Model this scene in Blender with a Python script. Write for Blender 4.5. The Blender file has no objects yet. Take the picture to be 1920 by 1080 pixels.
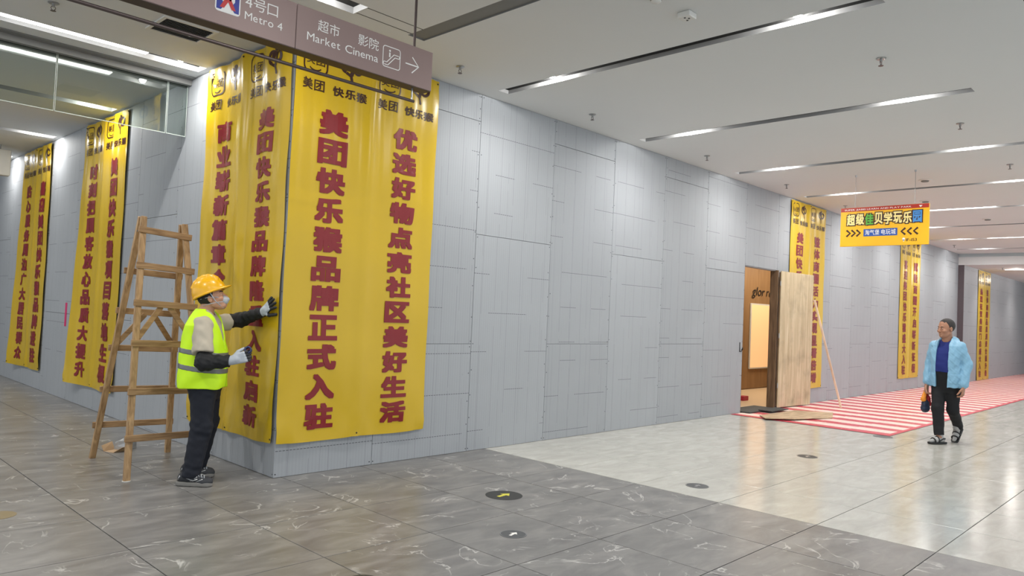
import bpy, bmesh, math, random
import numpy as np
from mathutils import Vector, Matrix
random.seed(7)
S = bpy.context.scene
COL = S.collection
H = 3.90            # ceiling height

# ------------------------------------------------------------------ camera
R_ = Vector((0.6938473905714222, -0.7187790570784409, 0.04395981918361067))
U_ = Vector((-0.05441649154101421, 0.00853717136797737, 0.9984818286545832))
F_ = Vector((0.7180631198199744, 0.6951861504737139, 0.03318994040283498))
cam = bpy.data.cameras.new('camera')
cam.sensor_width = 36.0
cam.lens = 1390.62 / 1920 * 36.0
cam.clip_start = 0.05
cam.clip_end = 200
camo = bpy.data.objects.new('camera', cam)
COL.objects.link(camo)
camo.matrix_world = Matrix(((R_.x, U_.x, -F_.x, -3.25714), (R_.y, U_.y, -F_.y, -5.92209),
                            (R_.z, U_.z, -F_.z, 1.52), (0, 0, 0, 1)))
S.camera = camo

# ------------------------------------------------------------------ world, exposure
W = bpy.data.worlds.new('world')
S.world = W
W.use_nodes = True
bg = W.node_tree.nodes['Background']
bg.inputs[0].default_value = (0.85, 0.935, 1.0, 1)
bg.inputs[1].default_value = 1.08
S.view_settings.view_transform = 'Standard'
S.view_settings.look = 'None'
S.view_settings.gamma = 1.0
S.view_settings.exposure = 0.25
S.view_settings.use_curve_mapping = False
SPOT_W = 150.0
LED_E = 9.0

# ------------------------------------------------------------------ materials
def srgb(r, g, b):
    def c(v):
        v /= 255.0
        return v / 12.92 if v <= 0.04045 else ((v + 0.055) / 1.055) ** 2.4
    return (c(r), c(g), c(b), 1)

def new_mat(name):
    m = bpy.data.materials.new(name)
    m.use_nodes = True
    nt = m.node_tree
    return m, nt, nt.nodes['Principled BSDF']

def N(nt, typ, **kw):
    n = nt.nodes.new(typ)
    for k, v in kw.items():
        setattr(n, k, v)
    return n

def plain(name, col, rough=0.6, metal=0.0, var=0.08, scale=14.0, bump=0.0, spec=0.5, trans=0.0, coat=0.0):
    """a colour with slight procedural unevenness"""
    m, nt, b = new_mat(name)
    tc = N(nt, 'ShaderNodeTexCoord')
    nz = N(nt, 'ShaderNodeTexNoise')
    nz.inputs['Scale'].default_value = scale
    nz.inputs['Detail'].default_value = 4
    nt.links.new(tc.outputs['Object'], nz.inputs['Vector'])
    mx = N(nt, 'ShaderNodeMix', data_type='RGBA')
    mx.inputs[6].default_value = tuple(c * (1 - var) for c in col[:3]) + (1,)
    mx.inputs[7].default_value = tuple(min(1, c * (1 + var)) for c in col[:3]) + (1,)
    nt.links.new(nz.outputs[0], mx.inputs[0])
    nt.links.new(mx.outputs[2], b.inputs['Base Color'])
    b.inputs['Roughness'].default_value = rough
    b.inputs['Metallic'].default_value = metal
    b.inputs['Specular IOR Level'].default_value = spec
    if coat:
        b.inputs['Coat Weight'].default_value = coat
        b.inputs['Coat Roughness'].default_value = 0.1
    if bump:
        bp = N(nt, 'ShaderNodeBump')
        bp.inputs['Strength'].default_value = bump
        bp.inputs['Distance'].default_value = 0.01
        nt.links.new(nz.outputs[0], bp.inputs['Height'])
        nt.links.new(bp.outputs[0], b.inputs['Normal'])
    return m

def emis(name, col, strength):
    m, nt, b = new_mat(name)
    b.inputs['Base Color'].default_value = col
    b.inputs['Emission Color'].default_value = col
    b.inputs['Emission Strength'].default_value = strength
    return m

def mth(nt, op, a, b=None):
    n = N(nt, 'ShaderNodeMath', operation=op)
    for i, v in enumerate((a, b)):
        if v is None:
            continue
        if isinstance(v, (int, float)):
            n.inputs[i].default_value = v
        else:
            nt.links.new(v, n.inputs[i])
    return n.outputs[0]

def tile_mat(name, base, dark, light, vein, vein_amt, rough):
    """stone tile: clouded streaks and thin pale veins, shifted for each tile"""
    m, nt, b = new_mat(name)
    L = nt.links.new
    tc = N(nt, 'ShaderNodeTexCoord')
    oi = N(nt, 'ShaderNodeObjectInfo')
    add = N(nt, 'ShaderNodeVectorMath', operation='ADD')
    mul = N(nt, 'ShaderNodeVectorMath', operation='SCALE')
    cmb = N(nt, 'ShaderNodeCombineXYZ')
    L(oi.outputs['Random'], cmb.inputs[0])
    L(oi.outputs['Random'], cmb.inputs[1])
    L(oi.outputs['Random'], cmb.inputs[2])
    L(cmb.outputs[0], mul.inputs[0])
    mul.inputs['Scale'].default_value = 37.0
    L(tc.outputs['Object'], add.inputs[0])
    L(mul.outputs[0], add.inputs[1])
    mp = N(nt, 'ShaderNodeMapping')
    mp.inputs['Scale'].default_value = (1.2, 3.4, 1)
    mp.inputs['Rotation'].default_value = (0, 0, 0.75)
    L(add.outputs[0], mp.inputs[0])
    n1 = N(nt, 'ShaderNodeTexNoise')
    n1.inputs['Scale'].default_value = 2.2
    n1.inputs['Detail'].default_value = 7
    n1.inputs['Roughness'].default_value = 0.62
    n1.inputs['Distortion'].default_value = 0.6
    L(mp.outputs[0], n1.inputs['Vector'])
    cr = N(nt, 'ShaderNodeValToRGB')
    cr.color_ramp.elements[0].position = 0.3
    cr.color_ramp.elements[0].color = dark
    cr.color_ramp.elements[1].position = 0.72
    cr.color_ramp.elements[1].color = light
    e = cr.color_ramp.elements.new(0.5)
    e.color = base
    L(n1.outputs[0], cr.inputs[0])
    # veins: where a distorted noise crosses one half, masked to patches
    n2 = N(nt, 'ShaderNodeTexNoise')
    n2.inputs['Scale'].default_value = 1.9
    n2.inputs['Detail'].default_value = 5
    n2.inputs['Distortion'].default_value = 1.3
    L(add.outputs[0], n2.inputs['Vector'])
    v = mth(nt, 'ABSOLUTE', mth(nt, 'SUBTRACT', n2.outputs[0], 0.5))
    v = mth(nt, 'SUBTRACT', 1.0, mth(nt, 'MULTIPLY', v, 75.0))
    v = mth(nt, 'MAXIMUM', v, 0.0)
    n3 = N(nt, 'ShaderNodeTexNoise')
    n3.inputs['Scale'].default_value = 3.2
    n3.inputs['Detail'].default_value = 2
    L(add.outputs[0], n3.inputs['Vector'])
    k = mth(nt, 'MULTIPLY', mth(nt, 'SUBTRACT', n3.outputs[0], 0.5), 9.0)
    k = mth(nt, 'MINIMUM', mth(nt, 'MAXIMUM', k, 0.0), 1.0)
    v = mth(nt, 'MULTIPLY', mth(nt, 'MULTIPLY', v, k), vein_amt)
    mx = N(nt, 'ShaderNodeMix', data_type='RGBA')
    L(v, mx.inputs[0])
    L(cr.outputs[0], mx.inputs[6])
    mx.inputs[7].default_value = vein
    L(mx.outputs[2], b.inputs['Base Color'])
    rr = mth(nt, 'ADD', mth(nt, 'MULTIPLY', n1.outputs[0], 0.16), rough - 0.08)
    L(rr, b.inputs['Roughness'])
    return m

def board_mat(name, col):
    """fibre board with ruled lines, dashed marks and a fine ribbing"""
    m, nt, b = new_mat(name)
    L = nt.links.new
    tc = N(nt, 'ShaderNodeTexCoord')
    oi = N(nt, 'ShaderNodeObjectInfo')
    sp = N(nt, 'ShaderNodeSeparateXYZ')
    L(tc.outputs['Object'], sp.inputs[0])
    rnd = oi.outputs['Random']
    x = mth(nt, 'ADD', sp.outputs[0], mth(nt, 'MULTIPLY', rnd, 0.4))
    z = mth(nt, 'ADD', sp.outputs[2], mth(nt, 'MULTIPLY', rnd, 0.9))
    def line(c, pitch, w):
        f = mth(nt, 'ABSOLUTE', mth(nt, 'SUBTRACT', mth(nt, 'FRACT', mth(nt, 'DIVIDE', c, pitch)), 0.5))
        return mth(nt, 'LESS_THAN', f, w / pitch)
    cells = N(nt, 'ShaderNodeCombineXYZ')
    L(mth(nt, 'FLOOR', mth(nt, 'DIVIDE', x, 0.31)), cells.inputs[0])
    L(mth(nt, 'FLOOR', mth(nt, 'DIVIDE', z, 0.43)), cells.inputs[2])
    wn = N(nt, 'ShaderNodeTexWhiteNoise', noise_dimensions='3D')
    addr = N(nt, 'ShaderNodeVectorMath', operation='ADD')
    L(cells.outputs[0], addr.inputs[0])
    L(oi.outputs['Random'], addr.inputs[1])
    L(addr.outputs[0], wn.inputs[0])
    on = mth(nt, 'GREATER_THAN', wn.outputs[0], 0.42)
    dash = mth(nt, 'GREATER_THAN', mth(nt, 'FRACT', mth(nt, 'DIVIDE', x, 0.034)), 0.28)
    hl = mth(nt, 'MULTIPLY', mth(nt, 'MULTIPLY', line(z, 0.43, 0.0030), on), dash)
    n0 = N(nt, 'ShaderNodeTexNoise')
    n0.inputs['Scale'].default_value = 1.1
    L(tc.outputs['Object'], n0.inputs['Vector'])
    vl = mth(nt, 'MULTIPLY', line(x, 0.203, 0.0019), mth(nt, 'GREATER_THAN', n0.outputs[0], 0.42))
    vl2 = mth(nt, 'MULTIPLY', line(x, 0.331, 0.0016), mth(nt, 'LESS_THAN', n0.outputs[0], 0.56))
    rib = mth(nt, 'MULTIPLY', mth(nt, 'SINE', mth(nt, 'MULTIPLY', x, 190.0)), 0.025)
    lines = mth(nt, 'MAXIMUM', mth(nt, 'MULTIPLY', hl, 0.72), mth(nt, 'MAXIMUM', mth(nt, 'MULTIPLY', vl, 0.34), mth(nt, 'MULTIPLY', vl2, 0.30)))
    n1 = N(nt, 'ShaderNodeTexNoise')
    n1.inputs['Scale'].default_value = 1.7
    n1.inputs['Detail'].default_value = 5
    L(tc.outputs['Object'], n1.inputs['Vector'])
    val = mth(nt, 'ADD', mth(nt, 'ADD', 0.92, mth(nt, 'MULTIPLY', n1.outputs[0], 0.12)), rib)
    val = mth(nt, 'ADD', val, mth(nt, 'MULTIPLY', mth(nt, 'SUBTRACT', rnd, 0.5), 0.07))
    val = mth(nt, 'MULTIPLY', val, mth(nt, 'SUBTRACT', 1.0, lines))
    sc = N(nt, 'ShaderNodeVectorMath', operation='SCALE')
    sc.inputs[0].default_value = col[:3]
    L(val, sc.inputs['Scale'])
    L(sc.outputs[0], b.inputs['Base Color'])
    b.inputs['Roughness'].default_value = 0.62
    return m

def wood_mat(name, c1, c2, axis_scale=(9, 9, 0.9), rough=0.6, dirt=0.0, bump=0.15):
    m, nt, b = new_mat(name)
    L = nt.links.new
    tc = N(nt, 'ShaderNodeTexCoord')
    mp = N(nt, 'ShaderNodeMapping')
    mp.inputs['Scale'].default_value = axis_scale
    L(tc.outputs['Object'], mp.inputs[0])
    n1 = N(nt, 'ShaderNodeTexNoise')
    n1.inputs['Scale'].default_value = 2.4
    n1.inputs['Detail'].default_value = 8
    n1.inputs['Distortion'].default_value = 0.9
    L(mp.outputs[0], n1.inputs['Vector'])
    cr = N(nt, 'ShaderNodeValToRGB')
    cr.color_ramp.elements[0].position = 0.33
    cr.color_ramp.elements[0].color = c1
    cr.color_ramp.elements[1].position = 0.68
    cr.color_ramp.elements[1].color = c2
    L(n1.outputs[0], cr.inputs[0])
    out = cr.outputs[0]
    if dirt:
        n2 = N(nt, 'ShaderNodeTexNoise')
        n2.inputs['Scale'].default_value = 3.0
        n2.inputs['Detail'].default_value = 6
        L(tc.outputs['Object'], n2.inputs['Vector'])
        f = mth(nt, 'MULTIPLY', mth(nt, 'MAXIMUM', mth(nt, 'SUBTRACT', n2.outputs[0], 0.5), 0.0), 5 * dirt)
        mx = N(nt, 'ShaderNodeMix', data_type='RGBA')
        L(mth(nt, 'MINIMUM', f, 0.7), mx.inputs[0])
        L(out, mx.inputs[6])
        mx.inputs[7].default_value = tuple(c * 0.45 for c in c1[:3]) + (1,)
        out = mx.outputs[2]
    L(out, b.inputs['Base Color'])
    b.inputs['Roughness'].default_value = rough
    bp = N(nt, 'ShaderNodeBump')
    bp.inputs['Strength'].default_value = bump
    bp.inputs['Distance'].default_value = 0.004
    L(n1.outputs[0], bp.inputs['Height'])
    L(bp.outputs[0], b.inputs['Normal'])
    return m

def stripe_mat(name):
    """red and off-white floor film: cross stripes with scuffs and faint print"""
    m, nt, b = new_mat(name)
    L = nt.links.new
    tc = N(nt, 'ShaderNodeTexCoord')
    sp = N(nt, 'ShaderNodeSeparateXYZ')
    L(tc.outputs['Object'], sp.inputs[0])
    # the film is laid in strips, each a little out of step with the next
    row = mth(nt, 'FLOOR', mth(nt, 'DIVIDE', sp.outputs[1], 0.62))
    x = mth(nt, 'ADD', sp.outputs[0], mth(nt, 'MULTIPLY', row, 0.035))
    st = mth(nt, 'GREATER_THAN', mth(nt, 'FRACT', mth(nt, 'DIVIDE', x, 0.60)), 0.47)
    n1 = N(nt, 'ShaderNodeTexNoise')
    n1.inputs['Scale'].default_value = 5.0
    n1.inputs['Detail'].default_value = 6
    n1.inputs['Distortion'].default_value = 2.0
    L(tc.outputs['Object'], n1.inputs['Vector'])
    squig = mth(nt, 'LESS_THAN', mth(nt, 'ABSOLUTE', mth(nt, 'SUBTRACT', n1.outputs[0], 0.5)), 0.006)
    st2 = mth(nt, 'ABSOLUTE', mth(nt, 'SUBTRACT', st, mth(nt, 'MULTIPLY', squig, 0.45)))
    mx = N(nt, 'ShaderNodeMix', data_type='RGBA')
    L(st2, mx.inputs[0])
    mx.inputs[6].default_value = srgb(194, 60, 78)
    mx.inputs[7].default_value = srgb(232, 210, 200)
    L(mx.outputs[2], b.inputs['Base Color'])
    b.inputs['Roughness'].default_value = 0.42
    return m

M = {}
M['ceiling'] = plain('ceiling_paint', srgb(214, 215, 214), 0.85, var=0.03, scale=0.8)
M['groove'] = plain('groove_grey', srgb(120, 120, 118), 0.7, var=0.04)
M['slot'] = plain('slot_metal', srgb(150, 150, 150), 0.45, var=0.05)
M['slotdark'] = plain('slot_black', srgb(18, 18, 18), 0.8)
M['board'] = board_mat('fibre_board', srgb(160, 163, 167))
M['wallcore'] = plain('wall_core', srgb(120, 120, 122), 0.8)
M['grout'] = plain('tile_joint', srgb(40, 39, 38), 0.9)
M['dtile'] = tile_mat('dark_stone_tile', srgb(120, 118, 116), srgb(102, 100, 99), srgb(141, 138, 135), srgb(208, 206, 202), 0.7, 0.32)
M['ltile'] = tile_mat('light_stone_tile', srgb(186, 184, 176), srgb(177, 175, 167), srgb(196, 194, 187), srgb(212, 210, 204), 0.12, 0.18)
M['stripes'] = stripe_mat('striped_film')
M['redtrim'] = plain('red_edge', srgb(196, 52, 72), 0.45)
M['yellow'] = plain('yellow_vinyl', srgb(203, 168, 24), 0.28, var=0.05, scale=3.0, bump=0.12)
M['textred'] = plain('dark_red_print', srgb(130, 20, 26), 0.36, var=0.05)
M['textbrown'] = plain('dark_brown_print', srgb(58, 24, 14), 0.36)
M['ladder'] = wood_mat('ladder_wood', srgb(142, 110, 74), srgb(190, 155, 112), (12, 12, 1.3), 0.6)
M['rungwood'] = wood_mat('rung_wood', srgb(132, 100, 66), srgb(178, 143, 102), (1.3, 12, 12), 0.6)
M['ply'] = wood_mat('plywood', srgb(182, 162, 128), srgb(210, 192, 160), (7, 4, 0.45), 0.65, dirt=0.4)
M['plyfloor'] = wood_mat('plywood_sheet', srgb(168, 142, 112), srgb(202, 176, 144), (1.2, 4, 4), 0.6, dirt=0.4)
M['jamb'] = wood_mat('jamb_wood', srgb(92, 70, 50), srgb(132, 104, 76), (9, 9, 0.9), 0.7)
M['stickwood'] = wood_mat('stick_wood', srgb(206, 176, 150), srgb(232, 208, 186), (9, 9, 0.9), 0.6)
M['shopwall'] = wood_mat('shop_veneer', srgb(142, 108, 72), srgb(158, 122, 84), (3, 3, 0.4), 0.5, bump=0.03)
M['signbrown'] = plain('sign_brown', srgb(150, 128, 124), 0.42, metal=0.2, var=0.03, scale=3)
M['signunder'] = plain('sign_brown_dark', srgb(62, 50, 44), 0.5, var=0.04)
M['white'] = plain('white_print', srgb(240, 238, 234), 0.4, var=0.02)
M['rail'] = plain('bronze_rail', srgb(92, 80, 78), 0.35, metal=0.5, var=0.05)
M['steel'] = plain('steel', srgb(170, 170, 170), 0.3, metal=0.9, var=0.05)
M['black'] = plain('black_plastic', srgb(24, 24, 25), 0.5)
M['darkmat'] = plain('dark_mat', srgb(66, 66, 64), 0.8, bump=0.3, scale=60)
M['whiteplastic'] = plain('white_plastic', srgb(215, 213, 208), 0.5, var=0.03)
M['lens'] = emis('lamp_lens', (1, 0.98, 0.95, 1), 25)
M['led'] = emis('led_tube', (1, 0.99, 0.97, 1), LED_E)

# ------------------------------------------------------------------ helpers
def mesh_obj(name, verts, faces, mat, parent=None, smooth=False):
    me = bpy.data.meshes.new(name)
    me.from_pydata([tuple(map(float, v)) for v in verts], [], [tuple(map(int, f)) for f in faces])
    me.update()
    if mat:
        me.materials.append(mat)
    if smooth:
        me.polygons.foreach_set('use_smooth', [True] * len(me.polygons))
    o = bpy.data.objects.new(name, me)
    COL.objects.link(o)
    if parent:
        o.parent = parent
    return o

def bm_obj(name, bm, mat, parent=None, smooth=False):
    me = bpy.data.meshes.new(name)
    bm.normal_update()
    bm.to_mesh(me)
    bm.free()
    me.materials.append(mat)
    if smooth:
        me.polygons.foreach_set('use_smooth', [True] * len(me.polygons))
    o = bpy.data.objects.new(name, me)
    COL.objects.link(o)
    if parent:
        o.parent = parent
    return o

def empty(name, loc=(0, 0, 0), rz=0.0):
    o = bpy.data.objects.new(name, None)
    o.empty_display_size = 0.1
    COL.objects.link(o)
    o.location = loc
    o.rotation_euler = (0, 0, rz)
    return o

def tag(o, label, cat, group=None):
    o['label'] = label
    o['category'] = cat
    if group:
        o['group'] = group
    return o

def struct(o):
    o['kind'] = 'structure'
    return o

def add_box(bm, x0, x1, y0, y1, z0, z1):
    v = [bm.verts.new(p) for p in ((x0, y0, z0), (x1, y0, z0), (x1, y1, z0), (x0, y1, z0),
                                   (x0, y0, z1), (x1, y0, z1), (x1, y1, z1), (x0, y1, z1))]
    for f in ((3, 2, 1, 0), (4, 5, 6, 7), (0, 1, 5, 4), (1, 2, 6, 5), (2, 3, 7, 6), (3, 0, 4, 7)):
        bm.faces.new([v[i] for i in f])

def boxes(*bs):
    bm = bmesh.new()
    for b in bs:
        add_box(bm, *b)
    return bm

def bevel(bm, w, seg=1):
    bmesh.ops.bevel(bm, geom=list(bm.edges), offset=w, segments=seg, affect='EDGES', profile=0.5)
    return bm

def add_bar(bm, a, b, w, d, side=(0, 1, 0)):
    """a squared timber from a to b, w across `side`, d the other way"""
    a, b = Vector(a), Vector(b)
    t = (b - a).normalized()
    s = Vector(side)
    s = (s - t * s.dot(t)).normalized()
    q = t.cross(s)
    vs = []
    for p in (a, b):
        for i, j in ((-1, -1), (1, -1), (1, 1), (-1, 1)):
            vs.append(bm.verts.new(p + s * (w / 2 * i) + q * (d / 2 * j)))
    for f in ((3, 2, 1, 0), (4, 5, 6, 7), (0, 1, 5, 4), (1, 2, 6, 5), (2, 3, 7, 6), (3, 0, 4, 7)):
        bm.faces.new([vs[i] for i in f])

def add_tube(bm, pts, r, n=8, cap=True):
    pts = [Vector(p) for p in pts]
    rs = r if isinstance(r, (list, tuple)) else [r] * len(pts)
    rings = []
    ref = None
    for i, p in enumerate(pts):
        t = (pts[min(i + 1, len(pts) - 1)] - pts[max(i - 1, 0)]).normalized()
        if ref is None:
            ref = Vector((0, 0, 1)) if abs(t.z) < 0.9 else Vector((1, 0, 0))
        s = (ref - t * ref.dot(t)).normalized()
        ref = s
        q = t.cross(s)
        rings.append([bm.verts.new(p + (s * math.cos(2 * math.pi * k / n) + q * math.sin(2 * math.pi * k / n)) * rs[i]) for k in range(n)])
    for A, B in zip(rings, rings[1:]):
        for k in range(n):
            bm.faces.new((A[k], A[(k + 1) % n], B[(k + 1) % n], B[k]))
    if cap:
        bm.faces.new(rings[0][::-1])
        bm.faces.new(rings[-1])

def add_lathe(bm, prof, n=16, c=(0, 0, 0)):
    rings = []
    for r, z in prof:
        if r < 1e-5:
            rings.append([bm.verts.new((c[0], c[1], c[2] + z))])
        else:
            rings.append([bm.verts.new((c[0] + r * math.cos(2 * math.pi * k / n), c[1] + r * math.sin(2 * math.pi * k / n), c[2] + z)) for k in range(n)])
    for A, B in zip(rings, rings[1:]):
        for k in range(n):
            a, b = A[k % len(A)], A[(k + 1) % len(A)]
            c2, d = B[(k + 1) % len(B)], B[k % len(B)]
            f = []
            for v in (a, b, c2, d):
                if v not in f:
                    f.append(v)
            if len(f) > 2:
                bm.faces.new(f)

def copy_tree(o, parent=None):
    c = o.copy()
    COL.objects.link(c)
    c.parent = parent
    for ch in list(o.children):
        copy_tree(ch, c)
    return c

# ---- lettering: each character once as outline geometry of the built-in font
_glyph = {}
def glyphs(chars, bold):
    need = [c for c in dict.fromkeys(chars) if (c, bold) not in _glyph and c != ' ']
    obs = []
    for c in need:
        cu = bpy.data.curves.new('g', 'FONT')
        cu.body = c
        cu.size = 1.0
        cu.offset = bold
        cu.resolution_u = 3
        cu.fill_mode = 'FRONT'
        ob = bpy.data.objects.new('g', cu)
        COL.objects.link(ob)
        obs.append((c, ob))
    bpy.context.view_layer.update()
    dg = bpy.context.evaluated_depsgraph_get()
    for c, ob in obs:
        me = bpy.data.meshes.new_from_object(ob.evaluated_get(dg))
        v = np.array([(p.co.x, p.co.y) for p in me.vertices]) if len(me.vertices) else np.zeros((0, 2))
        _glyph[(c, bold)] = (v, [tuple(p.vertices) for p in me.polygons])
        cu = ob.data
        bpy.data.objects.remove(ob)
        bpy.data.curves.remove(cu)
        bpy.data.meshes.remove(me)

class Print:
    """flat print laid out in a plane: x to the right, z up"""
    def __init__(self):
        self.v = []
        self.f = []
        self.pieces = []
        self.dy = 0.0
    def poly(self, pts):
        n = len(self.v)
        self.v += [(p[0], p[1], self.dy) for p in pts]
        self.f.append(tuple(range(n, n + len(pts))))
    def char(self, c, x0, x1, z0, z1, bold=0.0, shear=0.0):
        if c == ' ':
            return
        if bold > 0.015:
            # heavy weight: the outline set several times a little apart
            k = bold
            kx, kz = k * (x1 - x0), k * (z1 - z0)
            dirs = ((0, 0), (-1, -1), (1, -1), (1, 1), (-1, 1)) if bold < 0.05 else ((0, 0), (-1, -1), (1, -1), (1, 1), (-1, 1), (0, 1), (1, 0), (0, -1), (-1, 0)) if bold < 0.08 else ((-1, -1), (1, -1), (1, 1), (-1, 1), (0, 1), (1, 0), (0, -1), (-1, 0), (-.5, -.5), (.5, .5), (.5, -.5), (-.5, .5))
            for i, (dx, dz) in enumerate(dirs):
                self.dy = -0.00025 * i          # copies a hair apart, never in one plane
                self.char(c, x0 + kx * (1 + dx), x1 - kx * (1 - dx), z0 + kz * (1 + dz), z1 - kz * (1 - dz), 0.0, shear)
            self.dy = 0.0
            return
        self.pieces.append((len(self.v), len(self.f)))
        if (c, bold) not in _glyph:
            glyphs(c, bold)
        v, f = _glyph[(c, bold)]
        if not len(v):
            return
        lo, hi = v.min(0), v.max(0)
        n = len(self.v)
        for p in v:
            a = (p[0] - lo[0]) / max(1e-6, hi[0] - lo[0])
            b = (p[1] - lo[1]) / max(1e-6, hi[1] - lo[1])
            self.v.append((x0 + a * (x1 - x0) + shear * b * (z1 - z0), z0 + b * (z1 - z0), self.dy))
        self.f += [tuple(i + n for i in q) for q in f]
    def line(self, s, x0, x1, z0, z1, bold=0.0, shear=0.0):
        """a word stretched to fill x0..x1, cap height z0..z1"""
        glyphs(s, bold)
        w = []
        for c in s:
            if c == ' ':
                w.append((0.0, 0.28))
            else:
                v = _glyph[(c, bold)][0]
                w.append((v[:, 0].min(), v[:, 0].max() - v[:, 0].min() + 0.09))
        tot = sum(a[1] for a in w) - 0.09
        sc = (x1 - x0) / tot
        ref = 0.72 if all(ord(c) < 255 for c in s) else 0.9
        base = 0.0 if ref == 0.72 else -0.09
        zs = (z1 - z0) / ref
        x = x0
        for c, (lo, wd) in zip(s, w):
            if c != ' ':
                v, f = _glyph[(c, bold)]
                n = len(self.v)
                for p in v:
                    zz = (p[1] - base) * zs
                    self.v.append((x + (p[0] - lo) * sc + shear * zz, z0 + zz, self.dy))
                self.f += [tuple(i + n for i in q) for q in f]
            x += wd * sc
    def stroke(self, pts, w, closed=False):
        pts = [Vector(p) for p in pts]
        m = len(pts)
        L_, R2 = [], []
        for i, p in enumerate(pts):
            a = pts[(i - 1) % m] if closed or i > 0 else p
            b = pts[(i + 1) % m] if closed or i < m - 1 else p
            t = (b - a).normalized()
            q = Vector((-t.y, t.x)) * (w / 2)
            L_.append(p + q)
            R2.append(p - q)
        for i in range(m if closed else m - 1):
            j = (i + 1) % m
            self.poly((L_[i], R2[i], R2[j], L_[j]))
    def ellipse(self, c, rx, rz, n=20, rot=0.0):
        self.poly([(c[0] + rx * math.cos(t) * math.cos(rot) - rz * math.sin(t) * math.sin(rot),
                    c[1] + rx * math.cos(t) * math.sin(rot) + rz * math.sin(t) * math.cos(rot)) for t in [2 * math.pi * k / n for k in range(n)]])
    def arc(self, c, rx, rz, a0, a1, w, n=16):
        self.stroke([(c[0] + rx * math.cos(a0 + (a1 - a0) * k / n), c[1] + rz * math.sin(a0 + (a1 - a0) * k / n)) for k in range(n + 1)], w)
    def rrect(self, x0, x1, z0, z1, r, w=None, n=4):
        pts = []
        for cx, cz, a in ((x1 - r, z1 - r, 0), (x0 + r, z1 - r, 90), (x0 + r, z0 + r, 180), (x1 - r, z0 + r, 270)):
            for k in range(n + 1):
                t = math.radians(a + 90 * k / n)
                pts.append((cx + r * math.cos(t), cz + r * math.sin(t)))
        if w:
            self.stroke(pts, w, closed=True)
        else:
            self.poly(pts)
    def rect(self, x0, x1, z0, z1):
        self.poly(((x0, z0), (x1, z0), (x1, z1), (x0, z1)))
    def cut(self, xs, zs):
        """cut each piece along the grid lines that cross it, so that it can follow the sheet"""
        V, Fc = [], []
        st = sorted({0} | {b for a, b in self.pieces}) + [len(self.f)]
        for f0, f1 in zip(st, st[1:]):
            if f1 <= f0:
                continue
            bm = bmesh.new()
            mp = {}
            for q in self.f[f0:f1]:
                for i in q:
                    if i not in mp:
                        mp[i] = bm.verts.new((self.v[i][0], self.v[i][2], self.v[i][1]))
                try:
                    bm.faces.new([mp[i] for i in q])
                except ValueError:
                    pass
            xa = [v.co.x for v in bm.verts]
            za = [v.co.z for v in bm.verts]
            for ax, gs, lo, hi in ((0, xs, min(xa), max(xa)), (2, zs, min(za), max(za))):
                for gg in gs:
                    if lo < gg < hi:
                        co, no = [0, 0, 0], [0, 0, 0]
                        co[ax], no[ax] = gg, 1
                        bmesh.ops.bisect_plane(bm, geom=bm.verts[:] + bm.edges[:] + bm.faces[:], plane_co=co, plane_no=no)
            n = len(V)
            bm.verts.index_update()
            V += [(v.co.x, v.co.z, v.co.y) for v in bm.verts]
            Fc += [tuple(v.index + n for v in fc.verts) for fc in bm.faces]
            bm.free()
        self.v, self.f = V, Fc
    def obj(self, name, mat, parent, y=0.0, disp=None, xs=(), zs=(), up=None):
        """y: the plane's depth (towards -y is the front); disp(x, z) adds to it"""
        if disp:
            self.cut(xs, zs)
        bm = bmesh.new()
        vs = [bm.verts.new((p[0], p[2], p[1])) for p in self.v]
        for q in self.f:
            try:
                bm.faces.new([vs[i] for i in q])
            except ValueError:
                pass
        for v in bm.verts:
            v.co.y += y + (disp(v.co.x, v.co.z) if disp else 0)
        for fc in bm.faces:
            fc.normal_update()
            if fc.normal.y > 0:
                fc.normal_flip()
        return bm_obj(name, bm, mat, parent)

# ------------------------------------------------------------------ floor
P_ = 0.822
floor = struct(mesh_obj('floor', [(-9, -9, -0.006), (36, -9, -0.006), (36, 16, -0.006), (-9, 16, -0.006),
                                  (-9, -9, -0.12), (36, -9, -0.12), (36, 16, -0.12), (-9, 16, -0.12)],
                        [(0, 1, 2, 3), (7, 6, 5, 4), (0, 4, 5, 1), (1, 5, 6, 2), (2, 6, 7, 3), (3, 7, 4, 0)], M['grout']))
g = 0.0030
def tile_mesh(mat):
    bm = boxes((g, P_ - g, g, P_ - g, -0.006, 0.0))
    bmesh.ops.bevel(bm, geom=[e for e in bm.edges if all(v.co.z > -0.001 for v in e.verts)], offset=0.0009, segments=1, affect='EDGES')
    me = bpy.data.meshes.new('floor_tile')
    bm.to_mesh(me)
    bm.free()
    me.materials.append(mat)
    return me
dme, lme = tile_mesh(M['dtile']), tile_mesh(M['ltile'])
def lay(nm, me, x, y):
    o = bpy.data.objects.new(nm, me)
    COL.objects.link(o)
    o.location = (x, y, 0)
    o.parent = floor
def far_tiles(name, cells, mat):
    bm = bmesh.new()
    for x, y, w, d in cells:
        vs = [bm.verts.new(p) for p in ((x + g, y + g, 0), (x + w - g, y + g, 0), (x + w - g, y + d - g, 0), (x + g, y + d - g, 0))]
        bm.faces.new(vs)
    o = bm_obj(name, bm, mat, floor)
    o['kind'] = 'stuff'
XB = 2.54
cd, cl = [], []
for i in range(-14, 0):
    for j in range(-9, 22):
        x, y = XB + i * P_, -2.02 + j * P_
        if x > 0.05 and y > 0.5:
            continue
        near = (-3.2 < x and -4.7 < y < 10) and not (x < -1.7 and y > 4)
        if near:
            lay('floor_tile', dme, x, y)
        else:
            cd.append((x, y, P_, P_))
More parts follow.
